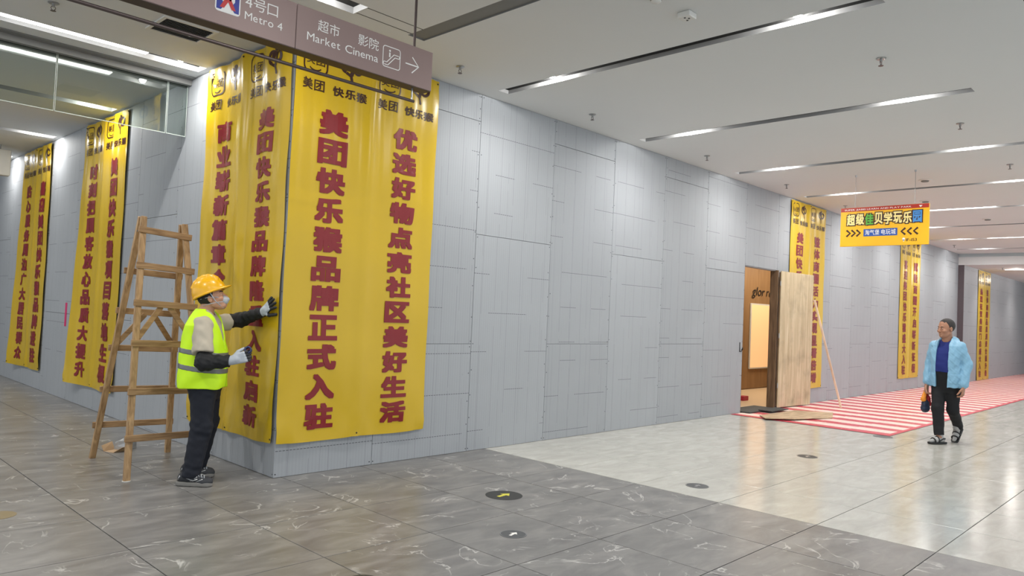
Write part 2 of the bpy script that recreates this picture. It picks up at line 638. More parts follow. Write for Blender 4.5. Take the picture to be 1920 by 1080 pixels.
for i in range(0, 40):
    for j in range(-9, 3):
        x, y = XB + i * P_, -2.02 + j * P_
        if i < 15 and y > -5.5:
            lay('floor_tile', lme, x, y)
        else:
            cl.append((x, y, P_, P_))
far_tiles('distant_dark_tiles', cd, M['dtile'])
far_tiles('distant_light_tiles', cl, M['ltile'])

# ------------------------------------------------------------------ ceiling with its recesses
SLOTX = [2.26 + 2.655 * k for k in range(8)]           # light slots across the wide hall
SLOTY = [-3.55, -0.90, 1.75, 4.40, 7.05, 9.70]          # light slots across the corridor at the left
holes = [(x, x + 0.15, -4.10, -0.25) for x in SLOTX]
holes += [(-4.2, -0.07 if y > 0 else 0.07, y - 0.07, y + 0.14 - 0.07 + 0.07) for y in SLOTY]
holes += [(0.64, 0.82, -8.0, -0.75), (1.2, 22.0, -5.05, -4.85)]
def holed(x0, x1, y0, y1, z, hs, name, mat):
    xs = sorted({x0, x1} | {v for h in hs for v in h[:2] if x0 < v < x1})
    ys = sorted({y0, y1} | {v for h in hs for v in h[2:] if y0 < v < y1})
    vi, vs, fs = {}, [], []
    def V(i, j):
        if (i, j) not in vi:
            vi[(i, j)] = len(vs)
            vs.append((xs[i], ys[j], z))
        return vi[(i, j)]
    for i in range(len(xs) - 1):
        for j in range(len(ys) - 1):
            cx, cy = (xs[i] + xs[i + 1]) / 2, (ys[j] + ys[j + 1]) / 2
            if any(h[0] < cx < h[1] and h[2] < cy < h[3] for h in hs):
                continue
            fs.append((V(i, j), V(i, j + 1), V(i + 1, j + 1), V(i + 1, j)))
    return mesh_obj(name, vs, fs, mat)
ceil = struct(holed(-9, 22.3, -9, 16, H, holes, 'ceiling', M['ceiling']))
# the ceiling's back, so that no light leaks through the recesses
struct(bm_obj('ceiling_slab', boxes((-9, 22.3, -9, 16, H + 0.2, H + 0.3)), M['slotdark']))
# lower ceiling beyond the far beam
struct(bm_obj('ceiling_lowered', boxes((22.9, 36, -9, 1, 3.56, 3.75)), M['ceiling']))
beam = struct(bm_obj('trim_1', boxes((22.3, 22.9, -9, 0.3, 3.56, 3.80), (22.42, 22.9, -9, 0.3, 3.80, 4.0)), M['ceiling']))

def recess(x0, x1, y0, y1, dep, mat, name, parent, top=None):
    vs = [(x0, y0, H), (x1, y0, H), (x1, y1, H), (x0, y1, H), (x0, y0, H + dep), (x1, y0, H + dep), (x1, y1, H + dep), (x0, y1, H + dep)]
    o = mesh_obj(name, vs, [(0, 1, 5, 4), (1, 2, 6, 5), (2, 3, 7, 6), (3, 0, 4, 7)], mat, parent)
    if top:
        mesh_obj('top_plate', vs[4:], [(0, 1, 2, 3)], top, parent)
    return o
r1 = struct(recess(0.64, 0.82, -8.0, -0.75, 0.012, M['groove'], 'trim_2', None))
mesh_obj('groove_plate', [(0.64, -8, H + 0.012), (0.82, -8, H + 0.012), (0.82, -0.75, H + 0.012), (0.64, -0.75, H + 0.012)], [(0, 1, 2, 3)], M['groove'], r1)
r2 = struct(recess(1.2, 22.0, -5.05, -4.85, 0.15, M['slotdark'], 'trim_3', None, None))
# two hairline joints that run on from the corridor slot to the groove
for k, y in enumerate((-0.955, -0.80)):
    struct(bm_obj('trim_%d' % (4 + k), boxes((0.075, 0.64, y - 0.004, y + 0.004, H - 0.0015, H - 0.0003)), M['slotdark']))

def spot(parent, loc, watts, size=165, blend=1.0, col=(1, 0.985, 0.95)):
    l = bpy.data.lights.new('lamp_light', 'SPOT')
    l.energy = watts
    l.spot_size = math.radians(size)
    l.spot_blend = blend
    l.shadow_soft_size = 0.03
    l.color = col
    o = bpy.data.objects.new('lamp_light', l)
    COL.objects.link(o)
    o.location = loc
    o.parent = parent
    # the open lamp also lights its own recess
    l2 = bpy.data.lights.new('lamp_glow', 'POINT')
    l2.energy = watts * 0.13
    l2.shadow_soft_size = 0.015
    l2.color = col
    o2 = bpy.data.objects.new('lamp_glow', l2)
    COL.objects.link(o2)
    o2.location = (loc[0], loc[1], loc[2] - 0.012)
    o2.parent = parent
    return o

def lamp_head(parent, x, y):
    bm = bmesh.new()
    add_lathe(bm, [(0.0, 0.039), (0.050, 0.039), (0.050, 0.033), (0.040, 0.033), (0.040, 0.036), (0.0, 0.036)], 14, (x, y, H))
    h = bm_obj('lamp_housing', bm, M['slotdark'], parent)
    bm = bmesh.new()
    add_lathe(bm, [(0.0, 0.030), (0.038, 0.030), (0.038, 0.0355), (0.0, 0.0355)], 14, (x, y, H))
    bm_obj('lamp_lens', bm, M['lens'], h)

SLOT_NAMES = ['nearest to the yellow wall banners', 'second from the grey board corner', 'third from the grey board corner', 'fourth from the corner',
              'fifth, with a lit tube', 'sixth from the corner', 'seventh, tube lit near the far beam', 'last before the far beam']
for k, x in enumerate(SLOTX):
    t = tag(empty('slot_light', (0, 0, 0)), 'recessed ceiling light slot across the hall, ' + SLOT_NAMES[k], 'ceiling light', 'light slots across the hall ceiling')
    recess(x, x + 0.15, -4.10, -0.25, 0.040, M['slot'], 'slot_frame', t, M['slotdark'])
    for y in (-0.95, -3.48):
        lamp_head(t, x + 0.055, y)
        spot(t, (x + 0.055, y, H + 0.026), SPOT_W)
    if k in (4, 6):
        bm_obj('led_tube', boxes((x + 0.02, x + 0.13, -2.75, -1.55, H + 0.012, H + 0.038)), M['led'], t)
CN = ['above the hanging brown direction sign', 'holding the long lit tube in front of the glass panes', 'behind the hanging glass panes', 'above the farthest yellow banner']
for k, y in enumerate(SLOTY):
    xe = -0.07 if y > 0 else 0.07
    lab = {1: CN[0], 2: CN[1], 3: CN[2], 4: CN[3]}.get(k, 'overhead, outside the corridor view' if k == 0 else 'deep in the corridor at the left')
    t = tag(empty('slot_light', (0, 0, 0)), 'recessed corridor ceiling slot ' + lab, 'ceiling light', 'light slots across the corridor ceiling')
    recess(-4.2, xe, y - 0.07, y + 0.14, 0.055, M['slot'], 'slot_frame', t, M['slotdark'])
    lamp_head(t, -0.30, y)
    spot(t, (-0.30, y, H + 0.026), SPOT_W * 0.5)
    lamp_head(t, -2.9, y)
    spot(t, (-2.9, y, H + 0.026), SPOT_W)
    if k in (0, 1, 2):
        bm_obj('led_tube', boxes((-1.84, -0.63, y - 0.055, y + 0.055, H + 0.012, H + 0.038)), M['led'], t)

# ------------------------------------------------------------------ board walls
DX0, DX1, DZ = 8.53, 9.78, 2.50       # the doorway in the long wall
wr = struct(bm_obj('wall_right', boxes((0.0125, DX0, 0.012, 0.11, 0, H), (DX0, DX1, 0.012, 0.11, DZ, H), (DX1, 22.3, 0.012, 0.11, 0, H)), M['wallcore']))
wl = struct(bm_obj('wall_left', boxes((0.012, 0.11, 0.11, 14, 0, H)), M['wallcore']))
def board(parent, u0, u1, z0, z1, rot):
    e = 0.0022
    bm = bevel(boxes((e, u1 - u0 - e, 0, 0.012, e, z1 - z0 - e)), 0.0015)
    o = bm_obj('wall_board', bm, M['board'], parent)
    if rot:
        o.location = (0, u0 if False else -u0, z0)
        o.rotation_euler = (0, 0, -math.pi / 2)
    else:
        o.location = (u0, 0, z0)
    return o
def screws(parent, pts, rot):
    bm = bmesh.new()
    for u, z in pts:
        c = (u, -0.0012, z) if not rot else (-0.0012, -u, z)
        vs = []
        for k in range(6):
            a = math.pi / 3 * k
            du, dz = 0.0065 * math.cos(a), 0.0065 * math.sin(a)
            vs.append(bm.verts.new((c[0] + du, c[1], c[2] + dz) if not rot else (c[0], c[1] - du, c[2] + dz)))
        bm.faces.new(vs if not rot else vs)
    bmesh.ops.recalc_face_normals(bm, faces=bm.faces)
    o = bm_obj('screw_heads', bm, M['black'], parent)
    o['kind'] = 'stuff'
cols = [0, 1.02, 2.26, 3.50, 4.74, 5.98, 7.22, DX0, DX1, 11.02, 12.26, 13.5, 14.74, 15.98, 17.22, 18.46, 19.7, 20.94, 22.3]
spts = []
for i, (a, b) in enumerate(zip(cols, cols[1:])):
    zs = [0, 1.16, 3.60, H] if i % 2 else [0, 2.36, H]
    if a == DX0:
        zs = [DZ, H]
    for z0, z1 in zip(zs, zs[1:]):
        board(wr, a, b, z0, z1, False)
        n = max(2, int((z1 - z0) / 0.28))
        for q in range(n + 1):
            zz = z0 + 0.03 + (z1 - z0 - 0.06) * q / n
            for uu in (a + 0.02, b - 0.02) if random.random() < 0.75 else (b - 0.02,):
                spts.append((uu + random.uniform(-.006, .006), zz + random.uniform(-.05, .05) * (0 < q < n)))
screws(wr, spts, False)
spts = []
ly = [-14.0, -12.2, -11.0, -9.76, -8.5, -7.3, -6.0, -4.8, -3.6, -2.4, -1.2, 0.0]     # u = -Y
for i, (a, b) in enumerate(zip(ly, ly[1:])):
    zs = [0, 1.22, H] if i % 2 else [0, 2.44, H]
    for z0, z1 in zip(zs, zs[1:]):
        board(wl, a, b, z0, z1, True)
        for q in range(7):
            spts.append((b - 0.02, z0 + 0.03 + (z1 - z0 - 0.06) * q / 6))
screws(wl, spts, True)
# a slim metal strip on the board corner
0 and struct(bm_obj('trim_6', boxes((-0.003, 0.0115, -0.003, 0.0, 0, H), (-0.003, 0.0, 0.0, 0.0115, 0, H)), M['steel'] if False else M['board']))
# far wall after the beam, standing a little forward, its return coloured dark to stand for shade
wf = struct(bm_obj('wall_far', boxes((22.34, 36, -0.15, 0.1, 0, 3.56)), M['board']))
struct(bm_obj('trim_7', boxes((22.3, 22.34, -0.155, 0.1, 0, 3.56)), plain('shaded_return', srgb(84, 74, 78), 0.7)))
struct(bm_obj('wall_end', boxes((35.5, 36, -9, 1, 0, 3.56)), M['ceiling']))
struct(bm_obj('wall_corridor_end', boxes((-9, 0.1, 14, 14.2, 0, H)), M['board']))

# ------------------------------------------------------------------ the shop behind the doorway
sw = struct(bm_obj('wall_shop', boxes((8.3, 16.2, 2.02, 2.1, 0, 3.2)), M['shopwall']))
pw = [8.3, 9.4, 10.5, 11.6, 12.45, 13.2, 14.35, 15.3, 16.2]
for a, b in zip(pw, pw[1:]):
    o = bm_obj('wall_panel', bevel(boxes((a + 0.004, b - 0.004, 2.0, 2.02, 0.02, 3.2)), 0.003), M['shopwall'], sw)
struct(bm_obj('wall_shop_side', boxes((16.1, 16.2, 0.11, 2.0, 0, 3.2), (8.2, 8.3, 0.11, 2.1, 0, 3.2)), M['shopwall']))
struct(bm_obj('ceiling_shop', boxes((8.2, 16.2, 0.11, 2.1, 3.2, 3.3)), M['ceiling']))
struct(bm_obj('floor_shop', boxes((8.2, 16.2, 0.05, 2.05, -0.004, 0.003)), plain('shop_floor', srgb(232, 206, 172), 0.35, var=0.08)))
la = bpy.data.lights.new('shop_ceiling_lamp', 'AREA')
la.energy = 75
la.shape = 'RECTANGLE'
la.size, la.size_y = 4.0, 0.8
la.color = (1.0, 0.86, 0.66)
lt = tag(empty('shop_lamp', (0, 0, 0)), 'warm ceiling lamp panel inside the brown shop behind the doorway', 'lamp')
bm_obj('lamp_panel', boxes((10.6, 14.6, 0.7, 1.5, 3.12, 3.15)), M['whiteplastic'], lt)
lo = bpy.data.objects.new('shop_light', la)
COL.objects.link(lo)
lo.location = (12.6, 1.1, 3.11)
lo.parent = lt
po = tag(empty('light_box', (12.83, 1.995, 0.49)), 'glowing cream light box on the brown shop wall', 'light box')
bm_obj('frame', bevel(boxes((-0.02, 1.14, -0.03, 0.0, -0.02, 1.49)), 0.004), M['whiteplastic'], po)
mesh_obj('lit_face', [(0.01, -0.031, 0.01), (1.11, -0.031, 0.01), (1.11, -0.031, 1.46), (0.01, -0.031, 1.46)], [(0, 1, 2, 3)], emis('light_box_face', srgb(246, 196, 142), 0.46), po)
pr = Print()
pr.line('glor', 0, 0.62, 0.0, 0.21, 0.004, 0.28)
pr3 = Print()
pr3.line('rose', 0.72, 1.32, 0.0, 0.21, 0.004, 0.28)
pr2 = Print()
pr2.line('a.31', 0.92, 1.30, -0.22, -0.10, 0.012)
ls = tag(empty('shop_lettering', (12.88, 1.998, 2.17)), 'black handwritten lettering high on the brown shop wall', 'sign')
pr.obj('letters', M['black'], ls, -0.012)
pr3.obj('letters', M['black'], ls, -0.012)
pr2.obj('small_letters', M['black'], ls, -0.012)
bm = bmesh.new()
add_tube(bm, [(13.42, 1.60, 0.012), (13.78, 1.93, 1.05)], 0.016, 8)
tag(bm_obj('wooden_stick', bm, M['jamb']), 'dark stick leaning on the brown wall inside the shop doorway', 'stick')
tag(bm_obj('red_box', bevel(boxes((10.35, 10.55, 0.85, 0.98, 0.003, 0.09)), 0.006), M['redtrim']), 'small red box on the pale floor inside the shop', 'box')

# doorway: jambs, the plywood leaf folded back on the boards, hasp
d1 = struct(empty('door_1', (0, 0, 0)))
bm_obj('door_jamb', boxes((DX1 - 0.035, DX1 + 0.008, -0.03, 0.11, 0, DZ)), M['jamb'], d1)
bm_obj('door_jamb', boxes((DX0 - 0.002, DX0 + 0.03, 0.013, 0.115, 0, DZ)), M['jamb'], d1)
bm_obj('door_head', boxes((DX0, DX1, 0.013, 0.115, DZ - 0.012, DZ)), M['board'], d1)
th = math.radians(-4.5)
lf = tag(empty('plywood_door', (DX1 + 0.015, -0.06, 0.02), th), 'pale stained plywood door leaf folded back beside the shop doorway', 'door')
bm_obj('panel', bevel(boxes((0, 1.22, -0.018, 0, 0, 2.47)), 0.003), M['ply'], lf)
bm_obj('batten', boxes((0.0, 0.06, 0.0, 0.025, 0.02, 2.45), (1.16, 1.22, 0.0, 0.025, 0.02, 2.45), (0.06, 1.16, 0.0, 0.025, 1.2, 1.26)), M['jamb'], lf)
for z in (0.35, 1.25, 2.2):
    bm = bmesh.new()
    add_tube(bm, [(-0.012, -0.012, z), (-0.012, -0.012, z + 0.09)], 0.009, 8)
    bm_obj('hinge', bm, M['steel'], lf)
bm = boxes((-0.05, -0.035, -0.03, -0.024, 0.0, 0.16), (-0.05, 0.03, -0.03, -0.024, 0.0, 0.012))
add_tube(bm, [(0.0, -0.035, 0.02), (0.0, -0.05, 0.05), (0.012, -0.05, 0.075), (0.024, -0.05, 0.05), (0.024, -0.035, 0.02)], 0.006, 6)
hs = tag(bm_obj('door_hasp', bm, M['black']), 'dark metal hasp and ring on the board edge by the doorway', 'hasp')
hs.location = (DX0 - 0.06, 0.022, 1.03)
# the stick that props the leaf
bm = bmesh.new()
add_bar(bm, (11.10, -0.72, 0.013), (10.99, -0.205, 2.02), 0.035, 0.025)
tag(bm_obj('prop_stick', bevel(bm, 0.003), M['stickwood']), 'long bare wooden stick propping the plywood door', 'stick')
# sheets on the ground by the doorway
bm = bmesh.new()
pts = [(8.42, -0.40), (9.75, -0.42), (10.1, -0.95), (9.35, -1.22), (8.40, -0.98), (8.02, -0.68)]
vs0 = [bm.verts.new((x, y, 0.0065 + 0.02 * (k in (4, 5)))) for k, (x, y) in enumerate(pts)]
fc = bm.faces.new(vs0)
ex = bmesh.ops.extrude_face_region(bm, geom=[fc])
for v in ex['geom']:
    if isinstance(v, bmesh.types.BMVert):
        v.co.z += 0.012
bmesh.ops.recalc_face_normals(bm, faces=bm.faces)
tag(bm_obj('plywood_sheet', bm, M['plyfloor']), 'thin brown plywood sheet lying on the striped film by the doorway', 'sheet')
bm = bmesh.new()
for x0, x1, y0, y1, z in ((8.56, 9.66, -0.16, 0.30, 0.010), (8.95, 9.62, -0.36, -0.12, 0.030)):
    add_box(bm, x0, x1, y0, y1, z, z + 0.014)
tag(bm_obj('door_mat', bm, M['darkmat']), 'dark grey rubber mat across the shop doorway', 'mat')

# striped floor film with its red edge
ff = tag(empty('striped_floor_film', (8.15, -2.47, 0)), 'red and white striped film laid on the floor along the long wall', 'carpet')
mesh_obj('film', [(0, 0.0, 0.0035), (27, 0.0, 0.0035), (27, 2.45, 0.0035), (0, 2.45, 0.0035)], [(0, 1, 2, 3)], M['stripes'], ff)
mesh_obj('edge_strip', [(0, -0.0, 0.0055), (27, 0.0, 0.0055), (27, 0.07, 0.0055), (0, 0.07, 0.0055)], [(0, 1, 2, 3)], M['redtrim'], ff)
mesh_obj('edge_strip', [(0, 0.07, 0.0055), (0.09, 0.07, 0.0055), (0.09, 2.45, 0.0055), (0, 2.45, 0.0055)], [(0, 1, 2, 3)], M['redtrim'], ff)

# ------------------------------------------------------------------ banners
BW, BH, BZ = 1.63, 3.57, 0.30
GX = [BW * k / 36 for k in range(37)]
GZ = [BH * k / 40 for k in range(41)]
glyphs('美团快乐猴', 0.0)
def emblem(p, x, z, s):
    """the swirled brown mark beside the boxed name"""
    def q(a, b):
        return (x + a * s, z + b * s)
    p.arc(q(0.30, 0.60), 0.19 * s, 0.22 * s, 0.5, 4.6, 0.13 * s)
    p.ellipse(q(0.34, 0.66), 0.11 * s, 0.13 * s)
    p.arc(q(0.76, 0.60), 0.19 * s, 0.20 * s, -3.0, 2.9, 0.12 * s)
    p.stroke([q(0.46, 0.82), q(0.55, 0.62), q(0.53, 0.42), q(0.46, 0.26)], 0.15 * s)
    p.stroke([q(0.28, 0.36), q(0.42, 0.28), q(0.56, 0.34)], 0.11 * s)
    p.stroke([q(0.47, 0.28), q(0.53, 0.06)], 0.11 * s)
    p.ellipse(q(0.53, 0.04), 0.065 * s, 0.07 * s)
    p.ellipse(q(0.52, 0.90), 0.12 * s, 0.08 * s)
def banner(loc, rz, c1, c2, label, amp, seed, lift=0.0, hid=0):
    rn = random.Random(seed)
    ph = [rn.uniform(0, 6.28) for _ in range(8)]
    def disp(x, z):
        u, w = x / BW, z / BH
        d = 0.010
        d += 0.030 * amp * math.exp(-((u - 0.5) / 0.035) ** 2) * (0.55 + 0.45 * w)          # fold down the middle seam
        d += 0.010 * amp * (1 + math.sin(u * 17 + ph[0] + 0.9 * math.sin(w * 2.2 + ph[1]))) * (0.35 + 0.65 * abs(w - 0.45))
        d += 0.006 * amp * (1 + math.sin(u * 41 + ph[2] + 1.4 * w)) * (w > 0.0) * (0.3 + w * w)
        d += 0.004 * amp * (1 + math.sin(w * 23 + ph[3] + 5 * u))
        for px, pz in ((0.02, 0.03), (BW / 2, 0.03), (BW - 0.02, 0.03), (0.02, BH - 0.03), (BW - 0.02, BH - 0.03)):   # puckers round the pins
            dx, dz = x - px, z - pz
            r = math.hypot(dx, dz)
            d += 0.012 * amp * (1 + math.sin(9 * math.atan2(dz, dx) + ph[4])) * math.exp(-r / 0.22) * min(1, r / 0.05)
        if lift:
            d += lift * max(0.0, (0.34 - u) / 0.34) ** 1.5 * (1 - w) ** 1.2 + 0.08 * lift * (1 - w) * (1 + math.sin(u * 9))
        return -d
    root = tag(empty('wall_banner', loc, rz), label, 'banner', 'yellow wall banners')
    vs, fs = [], []
    for j, z in enumerate(GZ):
        for i, x in enumerate(GX):
            zz = z
            if j == 0:
                zz = -0.012 * math.sin(math.pi * ((x / BW * 2) % 1.0)) * amp
            vs.append((x, disp(x, z), zz))
    nx = len(GX)
    for j in range(len(GZ) - 1):
        for i in range(nx - 1):
            fs.append((j * nx + i, j * nx + i + 1, (j + 1) * nx + i + 1, (j + 1) * nx + i))
    sh = mesh_obj('vinyl_sheet', vs, fs, M['yellow'], root, True)
    for k, s in enumerate((c1, c2)):
        p = Print()
        x0 = 0.27 + 0.82 * k
        n = len(s) + (hid if k == 0 else 0)
        top, bot = 3.285 - BZ, 0.40 - BZ
        pitch = (top - bot + 0.045) / n
        for q, c in enumerate(s):
            z1 = top - q * pitch
            hh = min(pitch - 0.045, 0.225)
            p.char(c, x0 - 0.008, x0 + 0.292, z1 - hh - 0.006, z1 + 0.004, 0.050 if loc[0] < 1 else 0.044)
        p.obj('slogan_print', M['textred'], root, -0.0035, disp, GX[1:-1], GZ[1:-1])
    for k in range(2):
        p = Print()
        o = 0.815 * k
        z = 3.585 - BZ
        p.rrect(o + 0.075, o + 0.315, z, z + 0.24, 0.055, 0.016)
        p.char('美', o + 0.10, o + 0.19, z + 0.075, z + 0.165, 0.012)
        p.char('团', o + 0.205, o + 0.29, z + 0.075, z + 0.165, 0.012)
        p.arc((o + 0.195, z + 0.055), 0.06, 0.03, math.pi * 1.1, math.pi * 1.9, 0.012, 8)
        lp = p.obj('boxed_logo', M['textbrown'], root, -0.0035, disp, GX[1:-1], GZ[1:-1])
        p = Print()
        emblem(p, o + 0.44, z - 0.005, 0.25)
        p.obj('emblem', M['textbrown'], root, -0.0035, disp, GX[1:-1], GZ[1:-1])
        p = Print()
        p.char('美', o + 0.07, o + 0.18, z - 0.155, z - 0.055, 0.018)
        p.char('团', o + 0.195, o + 0.295, z - 0.155, z - 0.055, 0.018)
        p.obj('name_print', M['textbrown'], root, -0.0035, disp, GX[1:-1], GZ[1:-1])
        p = Print()
        for i, c in enumerate('快乐猴'):
            p.char(c, o + 0.385 + 0.125 * i, o + 0.50 + 0.125 * i, z - 0.155, z - 0.065, 0.03)
        p.obj('name_print', M['textbrown'], root, -0.0035, disp, GX[1:-1], GZ[1:-1])
    bm = bmesh.new()
    for px, pz in ((0.02, 0.03), (BW / 2, 0.03), (BW - 0.02, 0.03), (0.02, BH - 0.03), (BW / 2, BH - 0.03), (BW - 0.02, BH - 0.03)):
        y = disp(px, pz) - 0.003
        pt = boxes()
        m = bmesh.ops.create_uvsphere(pt, u_segments=8, v_segments=5, radius=0.009)
        bmesh.ops.translate(pt, verts=pt.verts, vec=(px, y, pz))
        bm_obj('pin', pt, M['black'], root)
    bm.free()
    return root
Q = -math.pi / 2
banner((-0.012, 0, BZ), 0, '美团快乐猴品牌正式入驻', '优选好物点亮社区美好生活', 'large yellow banner right of the board corner, under the brown direction sign', 1.0, 1)
banner((0, 1.650, BZ), Q, '商业崭新篇章合', '美团快乐猴品牌隆重入驻启新', 'yellow banner the worker presses with his gloved hand, left of the board corner', 1.35, 2, 0.05, 5)
banner((0, 5.66, BZ), Q, '时刻把顾客放心品质大提升', '美团快乐猴项目落地生根', 'yellow banner behind the wooden ladder, loose at its lower edge', 0.9, 3, 0.10)
banner((0, 8.97, BZ), Q, '贴心服务周边广大居民群众', '喜迎美团快乐猴品牌进驻', 'farthest yellow banner at the left, deep in the corridor', 0.9, 4, 0.08)
banner((10.26, 0, BZ), 0, '美团快乐猴', '整体商圈活力实现显著倍增', 'yellow banner partly hidden behind the open plywood door', 0.7, 5, 0, 7)
banner((16.75, 0, BZ), 0, '喜迎美团快乐猴盛大入驻', '赋能商圈开启崭新征程', 'yellow banner below the hanging yellow sign on the long wall', 0.6, 6)
_fb = banner((24.06, -0.15, 0.02), 0, '热烈祝贺美团门店盛大入驻', '整体商圈品质消费全面升级', 'most distant yellow banner, past the dark return behind the walking man', 0.5, 7)
_fb.scale = (1, 1, 0.985)
# pink tape on the corridor boards
tag(bm_obj('pink_tape', boxes((-0.004, 0.0, 6.17, 6.25, 1.04, 1.38)), plain('pink_tape', srgb(205, 40, 100), 0.5)), 'short vertical strip of pink tape between the two left banners', 'tape')

# ------------------------------------------------------------------ brown direction sign on rods
sg = tag(empty('direction_sign', (0, -1.6, 0)), 'long brown hanging direction sign with white lettering and an arrow', 'sign')
sx0, sx1, sz0, sz1, sd = -3.4, 0.242, 3.153, 3.445, 0.11
bm_obj('sign_box', bevel(boxes((sx0, -0.89, 0, sd, sz0, sz1), (-0.887, sx1, 0, sd, sz0, sz1)), 0.003), M['signbrown'], sg)
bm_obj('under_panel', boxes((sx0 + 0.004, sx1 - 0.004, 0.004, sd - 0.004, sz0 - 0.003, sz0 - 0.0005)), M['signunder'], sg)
for x in (0.105, -2.3):
    bm = bmesh.new()
    add_tube(bm, [(x, sd / 2, H), (x, sd / 2, sz1 - 0.002)], 0.010, 10)
    add_lathe(bm, [(0.0, 0.0), (0.03, 0.0), (0.03, -0.012), (0.0, -0.012)], 12, (x, sd / 2, H))
    bm_obj('hanging_rod', bm, M['rail'], sg)
    bm = bmesh.new()
    add_tube(bm, [(x, sd / 2, sz0 + 0.002), (x, sd / 2, sz0 - 0.095)], 0.008, 8)
    bm_obj('rail_bracket', bm, M['steel'], sg)
bm = bmesh.new()
add_tube(bm, [(-3.2, sd / 2, sz0 - 0.095), (0.125, sd / 2, sz0 - 0.095)], 0.0115, 10)
bm_obj('lower_rail', bm, M['rail'], sg)
fy = -0.0015
for wd in (('4号口', -1.235, -1.02, 3.305, 3.385), ('Metro 4', -1.235, -0.985, 3.235, 3.285), ('超市', -0.735, -0.57, 3.315, 3.39),
           ('Market', -0.81, -0.56, 3.235, 3.29), ('影院', -0.42, -0.25, 3.315, 3.39), ('Cinema', -0.52, -0.25, 3.235, 3.29)):
    p = Print()
    p.line(*wd, 0.0)
    p.obj('word', M['white'], sg, fy)
p = Print()
p.rrect(-0.21, -0.06, 3.228, 3.375, 0.018, 0.006)
p.stroke([(-0.20, 3.262), (-0.175, 3.262), (-0.115, 3.328), (-0.075, 3.328)], 0.006)
p.stroke([(-0.195, 3.243), (-0.165, 3.243), (-0.105, 3.309), (-0.072, 3.309)], 0.006)
p.arc((-0.197, 3.2525), 0.008, 0.0095, math.pi / 2, math.pi * 1.5, 0.006, 6)
p.arc((-0.073, 3.3185), 0.008, 0.0095, -math.pi / 2, math.pi / 2, 0.006, 6)
p.stroke([(-0.152, 3.302), (-0.152, 3.335)], 0.012)
p.ellipse((-0.152, 3.348), 0.008, 0.008, 12)
p.obj('escalator_pictogram', M['white'], sg, fy)
p = Print()
p.stroke([(-0.01, 3.30), (0.108, 3.30)], 0.009)
p.stroke([(0.05, 3.358), (0.111, 3.30), (0.05, 3.242)], 0.009)
p.obj('arrow', M['white'], sg, fy)
p = Print()
p.rrect(-1.42, -1.265, 3.232, 3.40, 0.02)
lb = p.obj('metro_badge', M['white'], sg, fy)
p = Print()
p.poly(((-1.412, 3.245), (-1.385, 3.245), (-1.385, 3.392), (-1.412, 3.392)))
p.poly(((-1.300, 3.245), (-1.273, 3.245), (-1.273, 3.392), (-1.300, 3.392)))
p.poly(((-1.385, 3.36), (-1.300, 3.36), (-1.300, 3.392), (-1.385, 3.392)))
p.poly(((-1.385, 3.245), (-1.36, 3.275), (-1.385, 3.31)))
p.poly(((-1.300, 3.245), (-1.325, 3.275), (-1.300, 3.31)))
p.obj('blue_mark', plain('badge_blue', srgb(40, 52, 150), 0.4), lb, fy - 0.001)
p = Print()
p.poly(((-1.392, 3.258), (-1.366, 3.258), (-1.342, 3.300), (-1.319, 3.258), (-1.293, 3.258), (-1.326, 3.322), (-1.359, 3.322)))
p.poly(((-1.385, 3.352), (-1.365, 3.352), (-1.342, 3.322), (-1.354, 3.305)))
p.poly(((-1.300, 3.352), (-1.320, 3.352), (-1.342, 3.322), (-1.330, 3.305)))
p.obj('red_mark', plain('badge_red', srgb(200, 48, 48), 0.4), lb, fy - 0.002)

# ------------------------------------------------------------------ hanging yellow shop sign (faces -X)
ys = tag(empty('hanging_shop_sign', (8.70, -1.50, 2.785), Q), 'yellow hanging sign with red top strip on two thin wires', 'sign')
SWD, SHT = 1.26, 0.605
bm_obj('sign_board', bevel(boxes((0, SWD, 0, 0.03, 0, SHT)), 0.003), plain('sign_amber', srgb(246, 184, 22), 0.42, var=0.04), ys)
p = Print()
p.rect(0.004, SWD - 0.004, SHT - 0.062, SHT - 0.002)
p.obj('red_strip', plain('sign_red', srgb(176, 46, 32), 0.45), ys, -0.002)
p = Print()
p.line('SUPER JIABEI LEARN AND PLAY PARK', 0.06, 1.02, SHT - 0.045, SHT - 0.022, 0.006)
p.poly(((1.12, SHT - 0.022), (1.17, SHT - 0.022), (1.145, SHT - 0.052)))
p.obj('strip_lettering', M['white'], ys, -0.0032)
T8 = '超级佳贝学玩乐园'
pb = Print()
TM = [plain('cream_print', srgb(250, 226, 150), 0.4), plain('blue_print', srgb(70, 140, 205), 0.4), plain('green_print', srgb(96, 178, 60), 0.4)]
for i, c in enumerate(T8):
    x0 = 0.095 + i * 0.135
    z0 = 0.325 + 0.008 * (i % 2)
    pb.char(c, x0 - 0.010, x0 + 0.140, z0 - 0.014, z0 + 0.189, 0.11)
    pt = Print()
    pt.char(c, x0 + 0.004, x0 + 0.126, z0, z0 + 0.175, 0.035)
    pt.obj('title_character', TM[2 if c == '佳' else (1 if c == '园' else 0)], ys, -0.006)
pb.obj('title_outline', M['textbrown'], ys, -0.002)
p = Print()
p.rect(0.35, 0.835, 0.15, 0.262)
pbk = p.obj('blue_panel', plain('panel_blue', srgb(40, 84, 168), 0.4), ys, -0.002)
p = Print()
p.line('淘气堡 电玩城', 0.372, 0.812, 0.168, 0.245, 0.006)
p.obj('panel_lettering', M['white'], pbk, -0.0036)
for k in range(3):
    for x, s in ((0.095 + 0.075 * k, 1), (0.945 + 0.085 * k, -1)):
        p = Print()
        p.stroke([(x, 0.255), (x + 0.055 * s, 0.205), (x, 0.155)], 0.028)
        p.obj('chevron', M['textbrown'], ys, -0.002)
p = Print()
p.line('1F-153', 0.955, 1.105, 0.055, 0.098, 0.012)
